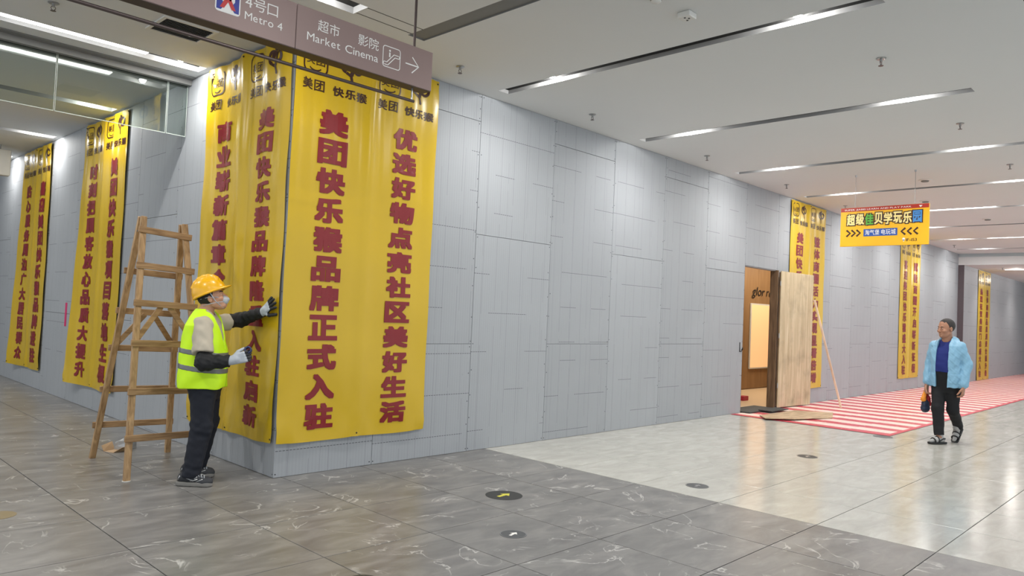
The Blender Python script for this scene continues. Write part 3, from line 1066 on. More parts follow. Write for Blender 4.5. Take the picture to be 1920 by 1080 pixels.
p.obj('unit_number', M['textbrown'], ys, -0.002)
p = Print()
p.ellipse((0.925, 0.088), 0.020, 0.022, 14)
p.poly(((0.908, 0.078), (0.925, 0.045), (0.942, 0.078)))
p.obj('location_pin', M['white'], ys, -0.002)
for x in (0.21, 1.06):
    bm = bmesh.new()
    add_tube(bm, [(x, 0.015, SHT), (x, 0.015, H - 2.785)], 0.0035, 6)
    add_lathe(bm, [(0.0, 0.0), (0.016, 0.0), (0.012, -0.03), (0.0, -0.03)], 10, (x, 0.015, H - 2.785))
    bm_obj('hanging_wire', bm, M['steel'], ys)

# ------------------------------------------------------------------ hanging glass smoke panes
mg, nt, b = new_mat('pane_glass')
b.inputs['Base Color'].default_value = (0.90, 0.97, 0.94, 1)
b.inputs['Roughness'].default_value = 0.02
b.inputs['Transmission Weight'].default_value = 1.0
b.inputs['IOR'].default_value = 1.01
b.inputs['Alpha'].default_value = 1.0
mg.node_tree.nodes.remove(b)
outn = nt.nodes['Material Output']
tr = N(nt, 'ShaderNodeBsdfTransparent')
tr.inputs[0].default_value = (0.87, 0.92, 0.89, 1)
gl = N(nt, 'ShaderNodeBsdfGlossy')
gl.inputs['Roughness'].default_value = 0.015
fr = N(nt, 'ShaderNodeFresnel')
fr.inputs[0].default_value = 1.5
tcg = N(nt, 'ShaderNodeTexCoord')
nzg = N(nt, 'ShaderNodeTexNoise')
nzg.inputs['Scale'].default_value = 2.0
nt.links.new(tcg.outputs['Object'], nzg.inputs['Vector'])
mxs = N(nt, 'ShaderNodeMixShader')
nt.links.new(mth(nt, 'ADD', mth(nt, 'MULTIPLY', fr.outputs[0], 1.0), mth(nt, 'MULTIPLY', nzg.outputs[0], 0.06)), mxs.inputs[0])
nt.links.new(tr.outputs[0], mxs.inputs[1])
nt.links.new(gl.outputs[0], mxs.inputs[2])
nt.links.new(mxs.outputs[0], outn.inputs[0])
M['glass'] = mg
edge = plain('glass_edge', srgb(190, 200, 192), 0.25)
GXS = [-0.012, -0.225, -1.275, -2.35]
GN = ['short hanging glass pane against the left board wall', 'wide hanging glass pane in front of the ladder banner', 'hanging glass pane at the left edge of the picture', 'hanging glass pane beyond the left edge of the picture']
for k, (a, c) in enumerate(zip(GXS, GXS[1:])):
    t = tag(empty('glass_smoke_screen', (a, 2.28, 3.28)), GN[k] + ', below the ceiling rail', 'glass pane', 'hanging smoke panes')
    w = a - c - 0.008
    bm_obj('pane', boxes((-w, 0, -0.004, 0.004, 0, 0.60)), M['glass'], t)
    bm_obj('pane_edge', boxes((-w, 0, -0.0045, 0.0045, -0.004, 0.003), (-w, -w + 0.004, -0.0045, 0.0045, 0, 0.60), (-0.004, 0, -0.0045, 0.0045, 0, 0.60)), edge, t)
rl = struct(bm_obj('trim_8', boxes((-4.2, -0.002, 2.20, 2.26, 3.83, H), (-4.2, -0.002, 2.30, 2.36, 3.83, H), (-4.2, -0.002, 2.1, 2.46, H - 0.012, H - 0.0005)), M['groove']))

# ------------------------------------------------------------------ small ceiling things
def sprinkler(x, y, label):
    t = tag(empty('sprinkler_head', (x, y, H)), label, 'sprinkler', 'ceiling sprinkler heads')
    bm = bmesh.new()
    add_lathe(bm, [(0.0, 0.0), (0.042, 0.0), (0.042, -0.006), (0.030, -0.012), (0.012, -0.012), (0.012, -0.035), (0.0, -0.035)], 14)
    bm_obj('escutcheon', bm, M['steel'], t)
    bm = bmesh.new()
    for s in (-1, 1):
        add_tube(bm, [(0.010 * s, 0, -0.03), (0.018 * s, 0, -0.045), (0.004 * s, 0, -0.066)], 0.003, 6)
    add_lathe(bm, [(0.0, -0.066), (0.022, -0.066), (0.022, -0.069), (0.0, -0.069)], 12)
    bm_obj('deflector', bm, M['rail'], t)
SY = ['near the wall edge', 'out in the hall']
nm = ['between direction sign and nearest slot', 'between the first and second slot', 'between the second and third slot', 'between the third and fourth slot', 'between the fourth and fifth slot', 'between the fifth and sixth slot', 'between the sixth and seventh slot', 'between the last two slots']
for k in range(8):
    x = 1.48 if k == 0 else 3.58 + 2.68 * (k - 1)
    for j, y in enumerate((-0.5, -3.7)):
        if k == 0 and j:
            continue
        sprinkler(x, y, 'sprinkler head %s, %s' % (nm[k], SY[j]))
for x, y, lab in ((23.6, -0.9, 'just past the far beam'), (25.6, -1.6, 'farther down the lowered ceiling')):
    t = tag(empty('sprinkler_head', (x, y, 3.56)), 'tiny sprinkler head ' + lab, 'sprinkler', 'ceiling sprinkler heads')
    bm = bmesh.new()
    add_lathe(bm, [(0.0, 0.0), (0.042, 0.0), (0.03, -0.012), (0.012, -0.012), (0.012, -0.05), (0.022, -0.06), (0.0, -0.065)], 10)
    bm_obj('sprinkler_body', bm, M['steel'], t)
for y in (1.05, 3.2, 5.9):
    sprinkler(-1.62, y, {1.05: 'sprinkler head on the corridor ceiling at the upper left picture edge', 3.2: 'sprinkler head on the corridor ceiling seen through the glass panes', 5.9: 'sprinkler head deep in the corridor ceiling'}[y])
# lowered ceiling lights past the beam
for k, (x, y, lab) in enumerate(((24.2, -1.15, 'nearest past the far beam'), (26.4, -1.6, 'second past the far beam'), (29.0, -1.2, 'last at the far end'))):
    t = tag(empty('recessed_spot', (x, y, 3.56)), 'small recessed spot in the lowered ceiling, ' + lab, 'ceiling light', 'spots in the lowered ceiling')
    bm_obj('trim_frame', boxes((-0.08, 0.08, -0.5, 0.5, -0.012, -0.001)), M['whiteplastic'], t)
    bm_obj('lens', boxes((-0.05, 0.05, -0.3, 0.3, -0.016, -0.012)), emis('recessed_lens', (1, 0.95, 0.9, 1), 6), t)
    spot(t, (0, 0, -0.03), 110, 130, 1.0, (1, 0.93, 0.88))
t = tag(empty('smoke_detector', (1.30, -2.86, H)), 'white round smoke detector at the top edge, beside the hall ceiling speaker', 'smoke detector')
bm = bmesh.new()
add_lathe(bm, [(0.0, 0.0), (0.055, 0.0), (0.055, -0.018), (0.040, -0.024), (0.040, -0.038), (0.028, -0.048), (0.0, -0.048)], 18)
bm_obj('detector_body', bm, M['whiteplastic'], t, True)
bm = bmesh.new()
add_lathe(bm, [(0.041, -0.026), (0.0415, -0.036)], 18)
bm_obj('detector_slot', bm, M['black'], t)
t = tag(empty('ceiling_box', (1.70, -2.88, H)), 'small square white box on the hall ceiling near the first light slot', 'ceiling box')
bm_obj('box_body', bevel(boxes((-0.055, 0.055, -0.055, 0.055, -0.045, 0)), 0.008, 2), M['whiteplastic'], t)
for dx, dy in ((-0.028, 0), (0.0, -0.02), (0.026, 0.01)):
    bm = bmesh.new()
    add_lathe(bm, [(0.0, -0.046), (0.008, -0.046), (0.008, -0.049), (0.0, -0.049)], 8, (dx, dy, 0))
    bm_obj('box_port', bm, M['black'], t)
for x, y, lab in ((9.6, -2.45, 'above the hanging yellow sign'), (11.7, -1.9, 'beyond the hanging yellow sign'), (14.6, -2.3, 'between two far lit tubes'), (19.9, -2.2, 'just before the far beam')):
    t = tag(empty('ceiling_speaker', (x, y, H)), 'small round ceiling fitting ' + lab, 'ceiling fitting', 'round ceiling fittings')
    bm = bmesh.new()
    add_lathe(bm, [(0.0, 0.0), (0.10, 0.0), (0.10, -0.008), (0.085, -0.012), (0.0, -0.012)], 18)
    bm_obj('fitting_rim', bm, M['whiteplastic'], t)
    bm = bmesh.new()
    add_lathe(bm, [(0.0, -0.0125), (0.06, -0.0125), (0.05, -0.03), (0.0, -0.03)], 14)
    bm_obj('fitting_core', bm, M['groove'], t)
t = tag(empty('air_vent', (-0.685, 0.78, H)), 'dark slatted air vent in the corridor ceiling behind the sign rail', 'vent')
bm_obj('vent_frame', boxes((-0.235, -0.205, -0.22, 0.22, -0.012, 0), (0.205, 0.235, -0.22, 0.22, -0.012, 0), (-0.205, 0.205, -0.22, -0.19, -0.012, 0), (-0.205, 0.205, 0.19, 0.22, -0.012, 0)), M['whiteplastic'], t)
bm_obj('vent_back', boxes((-0.205, 0.205, -0.19, 0.19, -0.002, -0.0005)), M['slotdark'], t)
for k in range(12):
    yv = -0.175 + 0.0318 * k
    bm = bmesh.new()
    add_bar(bm, (-0.205, yv, -0.006), (0.205, yv, -0.006), 0.016, 0.002, (0, 1, 0.7))
    bm_obj('vent_slat', bm, M['groove'], t)
t = tag(empty('hanging_light_box', (-0.62, 8.5, 3.40)), 'grey hanging box sign at the left picture edge, deep in the corridor', 'sign')
bm_obj('sign_case', bevel(boxes((-0.9, 0.29, 0, 0.14, 0, 0.42)), 0.006), M['whiteplastic'], t)
bm_obj('dark_window', boxes((-0.6, 0.13, -0.004, 0.0, 0.19, 0.34)), M['badge'] if 'badge' in M else plain('sign_window', srgb(36, 42, 74), 0.3), t)
for x in (-0.7, 0.15):
    bm = bmesh.new()
    add_tube(bm, [(x, 0.07, 0.42), (x, 0.07, H - 3.40)], 0.008, 8)
    bm_obj('hanging_rod', bm, M['steel'], t)

# ------------------------------------------------------------------ floor stickers and boxes
def sticker(x, y, r, col, arrow, label, ang=0.0, ring=None):
    t = tag(empty('floor_sticker', (x, y, 0.0), ang), label, 'floor sticker', 'round floor stickers')
    bm = bmesh.new()
    add_lathe(bm, [(r, 0.0002), (r, 0.0016), (0.0, 0.0016)], 40)
    bm_obj('disc', bm, col, t)
    if ring:
        bm = bmesh.new()
        vs = []
        for k in range(40):
            a = 2 * math.pi * k / 40
            vs.append((bm.verts.new((math.cos(a) * r * 0.93, math.sin(a) * r * 0.93, 0.0022)), bm.verts.new((math.cos(a) * r * 0.99, math.sin(a) * r * 0.99, 0.0022))))
        for k in range(40):
            A, B = vs[k], vs[(k + 1) % 40]
            bm.faces.new((A[0], A[1], B[1], B[0]))
        bm_obj('ring', bm, ring, t)
    if arrow:
        s = r * 0.5
        pts = [(-s, -s * .22), (0.1 * s, -s * .22), (0.1 * s, -s * .62), (s, 0), (0.1 * s, s * .62), (0.1 * s, s * .22), (-s, s * .22)]
        mesh_obj('arrow_mark', [(a, b, 0.0028) for a, b in pts], [tuple(range(7))], arrow, t)
    return t
dk = plain('sticker_black', srgb(42, 42, 40), 0.5)
gk = plain('sticker_grey', srgb(74, 76, 78), 0.45)
sticker(1.22, -1.60, 0.155, dk, plain('arrow_yellow', srgb(206, 200, 70), 0.5), 'large black round floor sticker with a yellow arrow', 0.12)
sticker(0.50, -2.40, 0.093, gk, M['white'], 'small dark round floor sticker with a white arrow', 0.25, plain('ring_grey', srgb(120, 122, 124), 0.4))
sticker(2.94, -2.41, 0.105, gk, M['steel'], 'round grey floor sticker just inside the pale tiles', 0.2, M['steel'])
sticker(5.43, -2.41, 0.115, dk, M['steel'], 'round dark floor sticker on the pale tiles nearest the striped film', 0.2, M['steel'])
sticker(-1.99, 0.04, 0.11, plain('sticker_brass', srgb(128, 112, 78), 0.4), None, 'round brassy floor disc cut by the left picture edge')
sticker(8.02, -2.42, 0.13, gk, None, 'round grey floor sticker at the corner of the striped film')
sticker(-0.80, -2.49, 0.10, dk, None, 'round dark floor sticker cut by the bottom picture edge')

# ------------------------------------------------------------------ wooden step ladder
ld = tag(empty('wooden_ladder', (0, 0, 0)), 'tall home-made wooden step ladder standing behind the worker', 'ladder')
def lerp(a, b, t):
    return tuple(a[i] + (b[i] - a[i]) * t for i in range(3))
FR = [(((-1.00, 0.56, 0.0), (-0.825, 1.03, 2.23)), ((-0.36, 0.56, 0.0), (-0.465, 1.03, 2.20)), -1, (2.09, 1.775, 1.45, 1.11, 0.71, 0.336)),
      (((-0.93, 1.66, 0.0), (-0.825, 1.085, 2.23)), ((-0.28, 1.58, 0.0), (-0.465, 1.085, 2.20)), 1, (1.73, 1.37, 1.03, 0.646, 0.31))]
for (A, B, s, zs) in FR:
    for a, b in (A, B):
        bm = bmesh.new()
        add_bar(bm, a, b, 0.036, 0.05, (0, 1, 0))
        o = bm_obj('leg', bevel(bm, 0.003), M['ladder'], ld)
    for z in zs:
        t = z / 2.21
        a, b = lerp(*A, t), lerp(*B, t)
        off = 0.018 * s * 1.55
        bm = bmesh.new()
        bx = (Vector(b) - Vector(a)).normalized() * 0.045
        add_bar(bm, Vector(a) - bx + Vector((0, off, 0)), Vector(b) + bx + Vector((0, off, 0)), 0.022, 0.056, (0, 1, 0))
        r0 = bm_obj('rung', bevel(bm, 0.003), M['rungwood'], ld)
    z1, z0 = zs[2] - 0.02 if s < 0 else zs[1] - 0.02, zs[3] + 0.02 if s < 0 else zs[2] + 0.02
    for leg, oth in ((A, B), (B, A)):
        lo_, hi_ = lerp(*leg, z0 / 2.21), lerp(lerp(*A, z1 / 2.21), lerp(*B, z1 / 2.21), 0.42 if leg is A else 0.58)
        bm = bmesh.new()
        add_bar(bm, Vector(lo_) + Vector((0, 0.004 * s, 0)), Vector(hi_) + Vector((0, 0.004 * s, 0)), 0.018, 0.045, (0, 1, 0))
        bm_obj('brace', bevel(bm, 0.002), M['rungwood'], ld)
bm = bmesh.new()
for x, z in ((-0.825, 2.10), (-0.465, 2.08)):
    add_tube(bm, [(x - 0.04, 1.057, z), (x + 0.04, 1.057, z)], 0.007, 8)
bm_obj('hinge_bolt', bm, M['steel'], ld)
bm = bmesh.new()
add_lathe(bm, [(0.0, 0.0), (0.034, 0.0), (0.034, 0.006), (0.0, 0.006)], 14, (-1.0, 0.56, 0.0005))
bm_obj('foot_cap', bm, M['whiteplastic'], ld)

# scraps on the floor under the ladder
t = tag(empty('cardboard_scrap', (-0.60, 1.93, 0.001), 0.5), 'small torn open carton with silver lining under the ladder', 'carton')
cb = plain('carton_brown', srgb(186, 156, 122), 0.8)
bm = bmesh.new()
for q in (((-0.15, -0.06, 0.0), (0.0, -0.08, 0.0), (0.0, 0.06, 0.0), (-0.13, 0.07, 0.0)),
          ((-0.15, -0.06, 0.002), (-0.10, -0.11, 0.045), (0.0, -0.10, 0.05), (0.0, -0.08, 0.002)),
          ((-0.13, 0.07, 0.002), (0.0, 0.06, 0.002), (0.0, 0.10, 0.075), (-0.12, 0.11, 0.05))):
    bm.faces.new([bm.verts.new(p) for p in q])
o = bm_obj('carton_flaps', bm, cb, t)
o.modifiers.new('thickness', 'SOLIDIFY').thickness = 0.004
bm = boxes((0.0, 0.13, -0.07, 0.06, 0.0, 0.085))
for v in bm.verts:
    v.co += Vector((random.uniform(-.012, .012), random.uniform(-.012, .012), 0 if v.co.z < 0.01 else random.uniform(-.02, .02)))
bmesh.ops.subdivide_edges(bm, edges=bm.edges[:], cuts=2, use_grid_fill=True)
for v in bm.verts:
    if v.co.z > 0.005:
        v.co += Vector((random.uniform(-.006, .006), random.uniform(-.006, .006), random.uniform(-.006, .006)))
bm_obj('carton_box', bm, plain('foil_grey', srgb(176, 178, 180), 0.4, metal=0.3, bump=0.4, scale=30), t)

# ------------------------------------------------------------------ soft bodies: smooth distance fields meshed as surface nets
def rcone(P, a, b, ra, rb):
    a = np.asarray(a, np.float32)
    b = np.asarray(b, np.float32)
    ba = b - a
    pa = P - a
    t = np.clip((pa @ ba) / float(ba @ ba), 0, 1)
    return np.linalg.norm(pa - t[..., None] * ba, axis=-1) - (ra + (rb - ra) * t)

def ell(P, c, r, rz=0.0, ry=0.0):
    q = P - np.asarray(c, np.float32)
    if rz:
        c_, s_ = math.cos(rz), math.sin(rz)
        q = np.stack((q[..., 0] * c_ + q[..., 1] * s_, -q[..., 0] * s_ + q[..., 1] * c_, q[..., 2]), -1)
    if ry:
        c_, s_ = math.cos(ry), math.sin(ry)
        q = np.stack((q[..., 0] * c_ - q[..., 2] * s_, q[..., 1], q[..., 0] * s_ + q[..., 2] * c_), -1)
    r = np.asarray(r, np.float32)
    k0 = np.linalg.norm(q / r, axis=-1)
    k1 = np.linalg.norm(q / (r * r), axis=-1)
    return k0 * (k0 - 1) / np.maximum(k1, 1e-6)

def loft(P, prof, pw=2.3):
    """prof rows: z, cx, cy, rx, ry"""
    pr = np.array(prof, np.float32)
    z = P[..., 2]
    cx, cy, rx, ry = (np.interp(z, pr[:, 0], pr[:, i]).astype(np.float32) for i in range(1, 5))
    k = (np.abs((P[..., 0] - cx) / rx) ** pw + np.abs((P[..., 1] - cy) / ry) ** pw) ** (1 / pw)
    d = (k - 1) * np.minimum(rx, ry)
    return np.maximum(d, np.maximum(pr[0, 0] - z, z - pr[-1, 0]))

def smin(a, b, k):
    h = np.clip(0.5 + 0.5 * (b - a) / k, 0, 1)
    return b + (a - b) * h - k * h * (1 - h)

def smax(a, b, k):
    return -smin(-a, -b, k)

def un(k, *ds):
    d = ds[0]
    for e in ds[1:]:
        d = smin(d, e, k)
    return d

def surfnet(fn, lo, hi, h):
    ax = [np.arange(lo[i], hi[i] + h, h, dtype=np.float32) for i in range(3)]
    # the field is worked out only in blocks that the surface can touch
    B = 12
    nb = [int(math.ceil(len(a) / B)) for a in ax]
    axp = [(a[0] + h * np.arange(n * B)).astype(np.float32) for a, n in zip(ax, nb)]
    cen = [(a.reshape(n, B).mean(1)).astype(np.float32) for a, n in zip(axp, nb)]
    d0 = fn(np.stack(np.meshgrid(*cen, indexing='ij'), -1))
    D = np.repeat(np.repeat(np.repeat(np.where(d0 < 0, -1.0, 1.0).astype(np.float32), B, 0), B, 1), B, 2)
    act = np.argwhere(np.abs(d0) < 1.9 * B * h)
    off = np.arange(B)
    for c0 in range(0, len(act), 160):
        ac = act[c0:c0 + 160]
        I = [(ac[:, i, None] * B + off) for i in range(3)]
        pts = np.empty((len(ac), B, B, B, 3), np.float32)
        pts[..., 0] = axp[0][I[0]][:, :, None, None]
        pts[..., 1] = axp[1][I[1]][:, None, :, None]
        pts[..., 2] = axp[2][I[2]][:, None, None, :]
        D[I[0][:, :, None, None], I[1][:, None, :, None], I[2][:, None, None, :]] = fn(pts)
    D = D[:len(ax[0]), :len(ax[1]), :len(ax[2])]
    s = D < 0
    nx, ny, nz = D.shape
    cs = [(i, j, k) for i in (0, 1) for j in (0, 1) for k in (0, 1)]
    def sub(A, c):
        return A[c[0]:nx - 1 + c[0], c[1]:ny - 1 + c[1], c[2]:nz - 1 + c[2]]
    cnt = sum(sub(s, c).astype(np.int8) for c in cs)
    idx = np.argwhere((cnt > 0) & (cnt < 8))
    vid = -np.ones((nx - 1, ny - 1, nz - 1), np.int64)
    vid[idx[:, 0], idx[:, 1], idx[:, 2]] = np.arange(len(idx))
    pos = np.zeros((len(idx), 3))
    num = np.zeros(len(idx))
    for a in cs:
        for b in cs:
            if sum(b) - sum(a) == 1 and sum(abs(b[i] - a[i]) for i in range(3)) == 1:
                ia, ib = idx + a, idx + b
                da = D[ia[:, 0], ia[:, 1], ia[:, 2]]
                db = D[ib[:, 0], ib[:, 1], ib[:, 2]]
                m = (da < 0) != (db < 0)
                t = np.where(m, da / np.where(m, da - db, 1), 0)
                p = np.array(a) + t[:, None] * (np.array(b) - np.array(a))
                pos[m] += p[m]
                num[m] += 1
    V = (idx + pos / num[:, None]) * h + np.array([a[0] for a in ax])
    F = []
    for d in range(3):
        e = [0, 0, 0]
        e[d] = 1
        A = s[:nx - e[0], :ny - e[1], :nz - e[2]]
        B = s[e[0]:, e[1]:, e[2]:]
        q = np.argwhere(A != B)
        u, v = (d + 1) % 3, (d + 2) % 3
        lim = [nx - 1, ny - 1, nz - 1]
        ok = (q[:, u] > 0) & (q[:, v] > 0) & (q[:, u] < lim[u]) & (q[:, v] < lim[v])
        q = q[ok]
        ins = A[q[:, 0], q[:, 1], q[:, 2]]
        quad = []
        for du, dv in ((-1, -1), (0, -1), (0, 0), (-1, 0)):
            c = q.copy()
            c[:, u] += du
            c[:, v] += dv
            quad.append(vid[c[:, 0], c[:, 1], c[:, 2]])
        quad = np.stack(quad, 1)
        quad[~ins] = quad[~ins][:, ::-1]
        F.append(quad)
    return V, np.concatenate(F)

def soft(name, fn, lo, hi, h, mat, parent):
    V, F = surfnet(fn, lo, hi, h)
    me = bpy.data.meshes.new(name)
    me.vertices.add(len(V))
    me.vertices.foreach_set('co', V.astype(np.float32).ravel())
    me.loops.add(len(F) * 4)
    me.loops.foreach_set('vertex_index', F.astype(np.int32).ravel())
    me.polygons.add(len(F))
    me.polygons.foreach_set('loop_start', np.arange(0, len(F) * 4, 4, dtype=np.int32))
    me.polygons.foreach_set('use_smooth', np.ones(len(F), bool))
    me.update(calc_edges=True)
    me.validate()
    me.materials.append(mat)
    o = bpy.data.objects.new(name, me)
    COL.objects.link(o)
    o.parent = parent
    return o

def folds(P, f, amp, seed):
    """soft cloth folds: layered waves along bent directions"""
    rn = np.random.RandomState(seed)
    d = 0
    for k in range(4):
        w = rn.uniform(-1, 1, 3)
        w /= np.linalg.norm(w)
        ph = rn.uniform(0, 6.28)
        bend = np.sin(P @ rn.uniform(-7, 7, 3) + ph) * 1.5
        d = d + np.sin((P @ w) * f * (1 + 0.45 * k) + bend + ph) / (1 + 0.5 * k)
    return (d * amp).astype(np.float32)

def hand_sdf(P, wrist, pdir, fdir, side, curl, spread=0.1, sc=1.0, thumb_out=0.8):
    """wrist: position, fdir: along the fingers, pdir: out of the palm, side: +1 thumb towards fdir x pdir"""
    f = np.array(fdir, float)
    f /= np.linalg.norm(f)
    p = np.array(pdir, float)
    p -= f * (p @ f)
    p /= np.linalg.norm(p)
    s = np.cross(f, p) * side           # towards the thumb
    w = np.array(wrist, float)
    d = None
    # palm as a fan of short cones
    for k, o in enumerate((0.030, 0.010, -0.010, -0.028)):
        e = rcone(P, w + s * o * 0.6 * sc, w + (f * 0.088 + s * o * 1.05) * sc, 0.017 * sc, 0.0125 * sc)
        d = e if d is None else smin(d, e, 0.012)
    lens = (0.072, 0.080, 0.074, 0.058)
    for k, o in enumerate((0.031, 0.010, -0.011, -0.030)):
        b0 = w + (f * 0.088 + s * o * 1.05) * sc
        c = curl[k] if isinstance(curl, (list, tuple)) else curl
        a = 0.0
        cur = b0
        lat = s * (o / 0.03) * spread
        for seg, fr in enumerate((0.45, 0.31, 0.24)):
            a += c * (0.75, 1.0, 0.7)[seg]
            dr = f * math.cos(a) + p * math.sin(a) + lat
            dr /= np.linalg.norm(dr)
            nxt = cur + dr * lens[k] * fr * sc
            r0 = (0.0098, 0.0092, 0.0086)[seg] * sc
            d = smin(d, rcone(P, cur, nxt, r0, r0 - 0.0006), 0.004)
            cur = nxt
    t0 = w + (f * 0.022 + s * 0.022) * sc
    dr = f * 0.62 + s * thumb_out + p * 0.35
    dr /= np.linalg.norm(dr)
    t1 = t0 + dr * 0.050 * sc
    dr2 = f * 0.9 + s * thumb_out * 0.35 + p * 0.4
    dr2 /= np.linalg.norm(dr2)
    t2 = t1 + dr2 * 0.034 * sc
    t3 = t2 + (dr2 * 0.9 + p * 0.2) * 0.026 * sc
    d = smin(d, rcone(P, t0, t1, 0.016 * sc, 0.0125 * sc), 0.010)
    d = smin(d, rcone(P, t1, t2, 0.0115 * sc, 0.0105 * sc), 0.004)
    d = smin(d, rcone(P, t2, t3, 0.0105 * sc, 0.009 * sc), 0.004)
    return d

def head_sdf(P, c, yaw, sc=1.0, pitch=0.0):
    """c: centre of the skull between the ears; faces +x turned by yaw"""
    q = P - np.asarray(c, np.float32)
    cz, sz = math.cos(yaw), math.sin(yaw)
    q = np.stack((q[..., 0] * cz + q[..., 1] * sz, -q[..., 0] * sz + q[..., 1] * cz, q[..., 2]), -1)
    cp, sp_ = math.cos(pitch), math.sin(pitch)
    q = np.stack((q[..., 0] * cp + q[..., 2] * sp_, q[..., 1], -q[..., 0] * sp_ + q[..., 2] * cp), -1) / sc
    d = ell(q, (-0.008, 0, 0.035), (0.098, 0.077, 0.092))
    d = smin(d, ell(q, (0.030, 0, -0.035), (0.062, 0.061, 0.078)), 0.03)        # face
    d = smin(d, ell(q, (0.058, 0, -0.088), (0.030, 0.034, 0.026)), 0.03)        # chin
    d = smin(d, rcone(q, (0.0, 0.052, -0.06), (0.045, 0.028, -0.092), 0.018, 0.016), 0.02)
    d = smin(d, rcone(q, (0.0, -0.052, -0.06), (0.045, -0.028, -0.092), 0.018, 0.016), 0.02)
    d = smin(d, rcone(q, (0.080, 0.028, 0.022), (0.080, -0.028, 0.022), 0.012, 0.012), 0.014)    # brow
    for s in (-1, 1):
        d = smax(d, -ell(q, (0.101, 0.031 * s, 0.002), (0.018, 0.018, 0.013)), 0.012)           # eye hollow
        d = smin(d, ell(q, (0.081, 0.031 * s, 0.001), (0.0125, 0.0145, 0.0105)), 0.004)          # lids and eyeball
        d = smin(d, ell(q, (0.068, 0.042 * s, -0.030), (0.022, 0.022, 0.018)), 0.02)            # cheek
        d = smin(d, ell(q, (-0.006, 0.079 * s, -0.008), (0.019, 0.010, 0.031), 0.25 * s), 0.006)  # ear
        d = smax(d, -ell(q, (0.0, 0.088 * s, -0.006), (0.010, 0.006, 0.018)), 0.004)
        d = smin(d, ell(q, (0.098, 0.011 * s, -0.036), (0.010, 0.008, 0.007)), 0.006)           # nostril wing
    d = smin(d, rcone(q, (0.090, 0, 0.010), (0.110, 0, -0.030), 0.008, 0.012), 0.012)          # nose
    d = smin(d, ell(q, (0.090, 0, -0.058), (0.012, 0.024, 0.006)), 0.006)                       # lips
    d = smin(d, ell(q, (0.087, 0, -0.069), (0.012, 0.021, 0.007)), 0.006)
    d = smax(d, -ell(q, (0.101, 0, -0.0632), (0.009, 0.022, 0.0016)), 0.003)                    # mouth line
    return d * sc

def to_head(c, yaw, sc=1.0, pitch=0.0):
    """matrix of the head's frame, for the small pieces on it"""
    return Matrix.Translation(c) @ Matrix.Rotation(yaw, 4, 'Z') @ Matrix.Rotation(-pitch, 4, 'Y') @ Matrix.Scale(sc, 4)

SKIN = plain('skin', srgb(196, 146, 116), 0.5, var=0.06, scale=30)
SKIN.node_tree.nodes['Principled BSDF'].inputs['Subsurface Weight'].default_value = 0.08
SKIN.node_tree.nodes['Principled BSDF'].inputs['Subsurface Radius'].default_value = (0.02, 0.008, 0.004)
HAIR = plain('dark_hair', srgb(30, 26, 25), 0.6, var=0.3, scale=90, bump=0.5)

def eyes(parent, M4, lidcol):
    for s in (-1, 1):
        bm = bmesh.new()
        bmesh.ops.create_uvsphere(bm, u_segments=12, v_segments=8, radius=1)
        for v in bm.verts:
            v.co = M4 @ Vector((0.0865 + v.co.x * 0.0085, 0.031 * s + v.co.y * 0.0105, 0.001 + v.co.z * 0.0036))
        e = bm_obj('eye', bm, M['white'], parent, True)
        bm = bmesh.new()
        bmesh.ops.create_uvsphere(bm, u_segments=10, v_segments=6, radius=1)
        for v in bm.verts:
            v.co = M4 @ Vector((0.0918 + v.co.x * 0.004, 0.031 * s + v.co.y * 0.0062, 0.001 + v.co.z * 0.0040))
        bm_obj('iris', bm, M['black'], e, True)
        bm = bmesh.new()
        add_tube(bm, [M4 @ Vector(q) for q in ((0.095, 0.014 * s, 0.020), (0.094, 0.030 * s, 0.026), (0.080, 0.048 * s, 0.022))], [0.0035, 0.0045, 0.002], 6)
        bm_obj('eyebrow', bm, HAIR, parent, True)

def headq(P, c, yaw, sc=1.0, pitch=0.0):
    q = P - np.asarray(c, np.float32)
    cz, sz = math.cos(yaw), math.sin(yaw)
    q = np.stack((q[..., 0] * cz + q[..., 1] * sz, -q[..., 0] * sz + q[..., 1] * cz, q[..., 2]), -1)
    cp, sp_ = math.cos(pitch), math.sin(pitch)
    return np.stack((q[..., 0] * cp + q[..., 2] * sp_, q[..., 1], -q[..., 0] * sp_ + q[..., 2] * cp), -1) / sc

def footprint(P, x0, x1, r0, r1, z0, z1):
    """a sole: a capsule in plan between two heights"""
    q = P.copy()
    zz = q[..., 2].copy()
    q[..., 2] = 0
    d = rcone(q, (x0, 0, 0), (x1, 0, 0), r0, r1)
    return smax(smax(d, z0 - zz, 0.006), zz - z1, 0.006)

def at_foot(P, pos, yaw, pitch=0.0):
    q = P - np.asarray(pos, np.float32)
    c, s = math.cos(yaw), math.sin(yaw)
    q = np.stack((q[..., 0] * c + q[..., 1] * s, -q[..., 0] * s + q[..., 1] * c, q[..., 2]), -1)
    c, s = math.cos(pitch), math.sin(pitch)
    return np.stack((q[..., 0] * c - q[..., 2] * s, q[..., 1], q[..., 0] * s + q[..., 2] * c), -1)

def foot_mat(pos, yaw, pitch=0.0):
    return Matrix.Translation(pos) @ Matrix.Rotation(yaw, 4, 'Z') @ Matrix.Rotation(pitch, 4, 'Y')

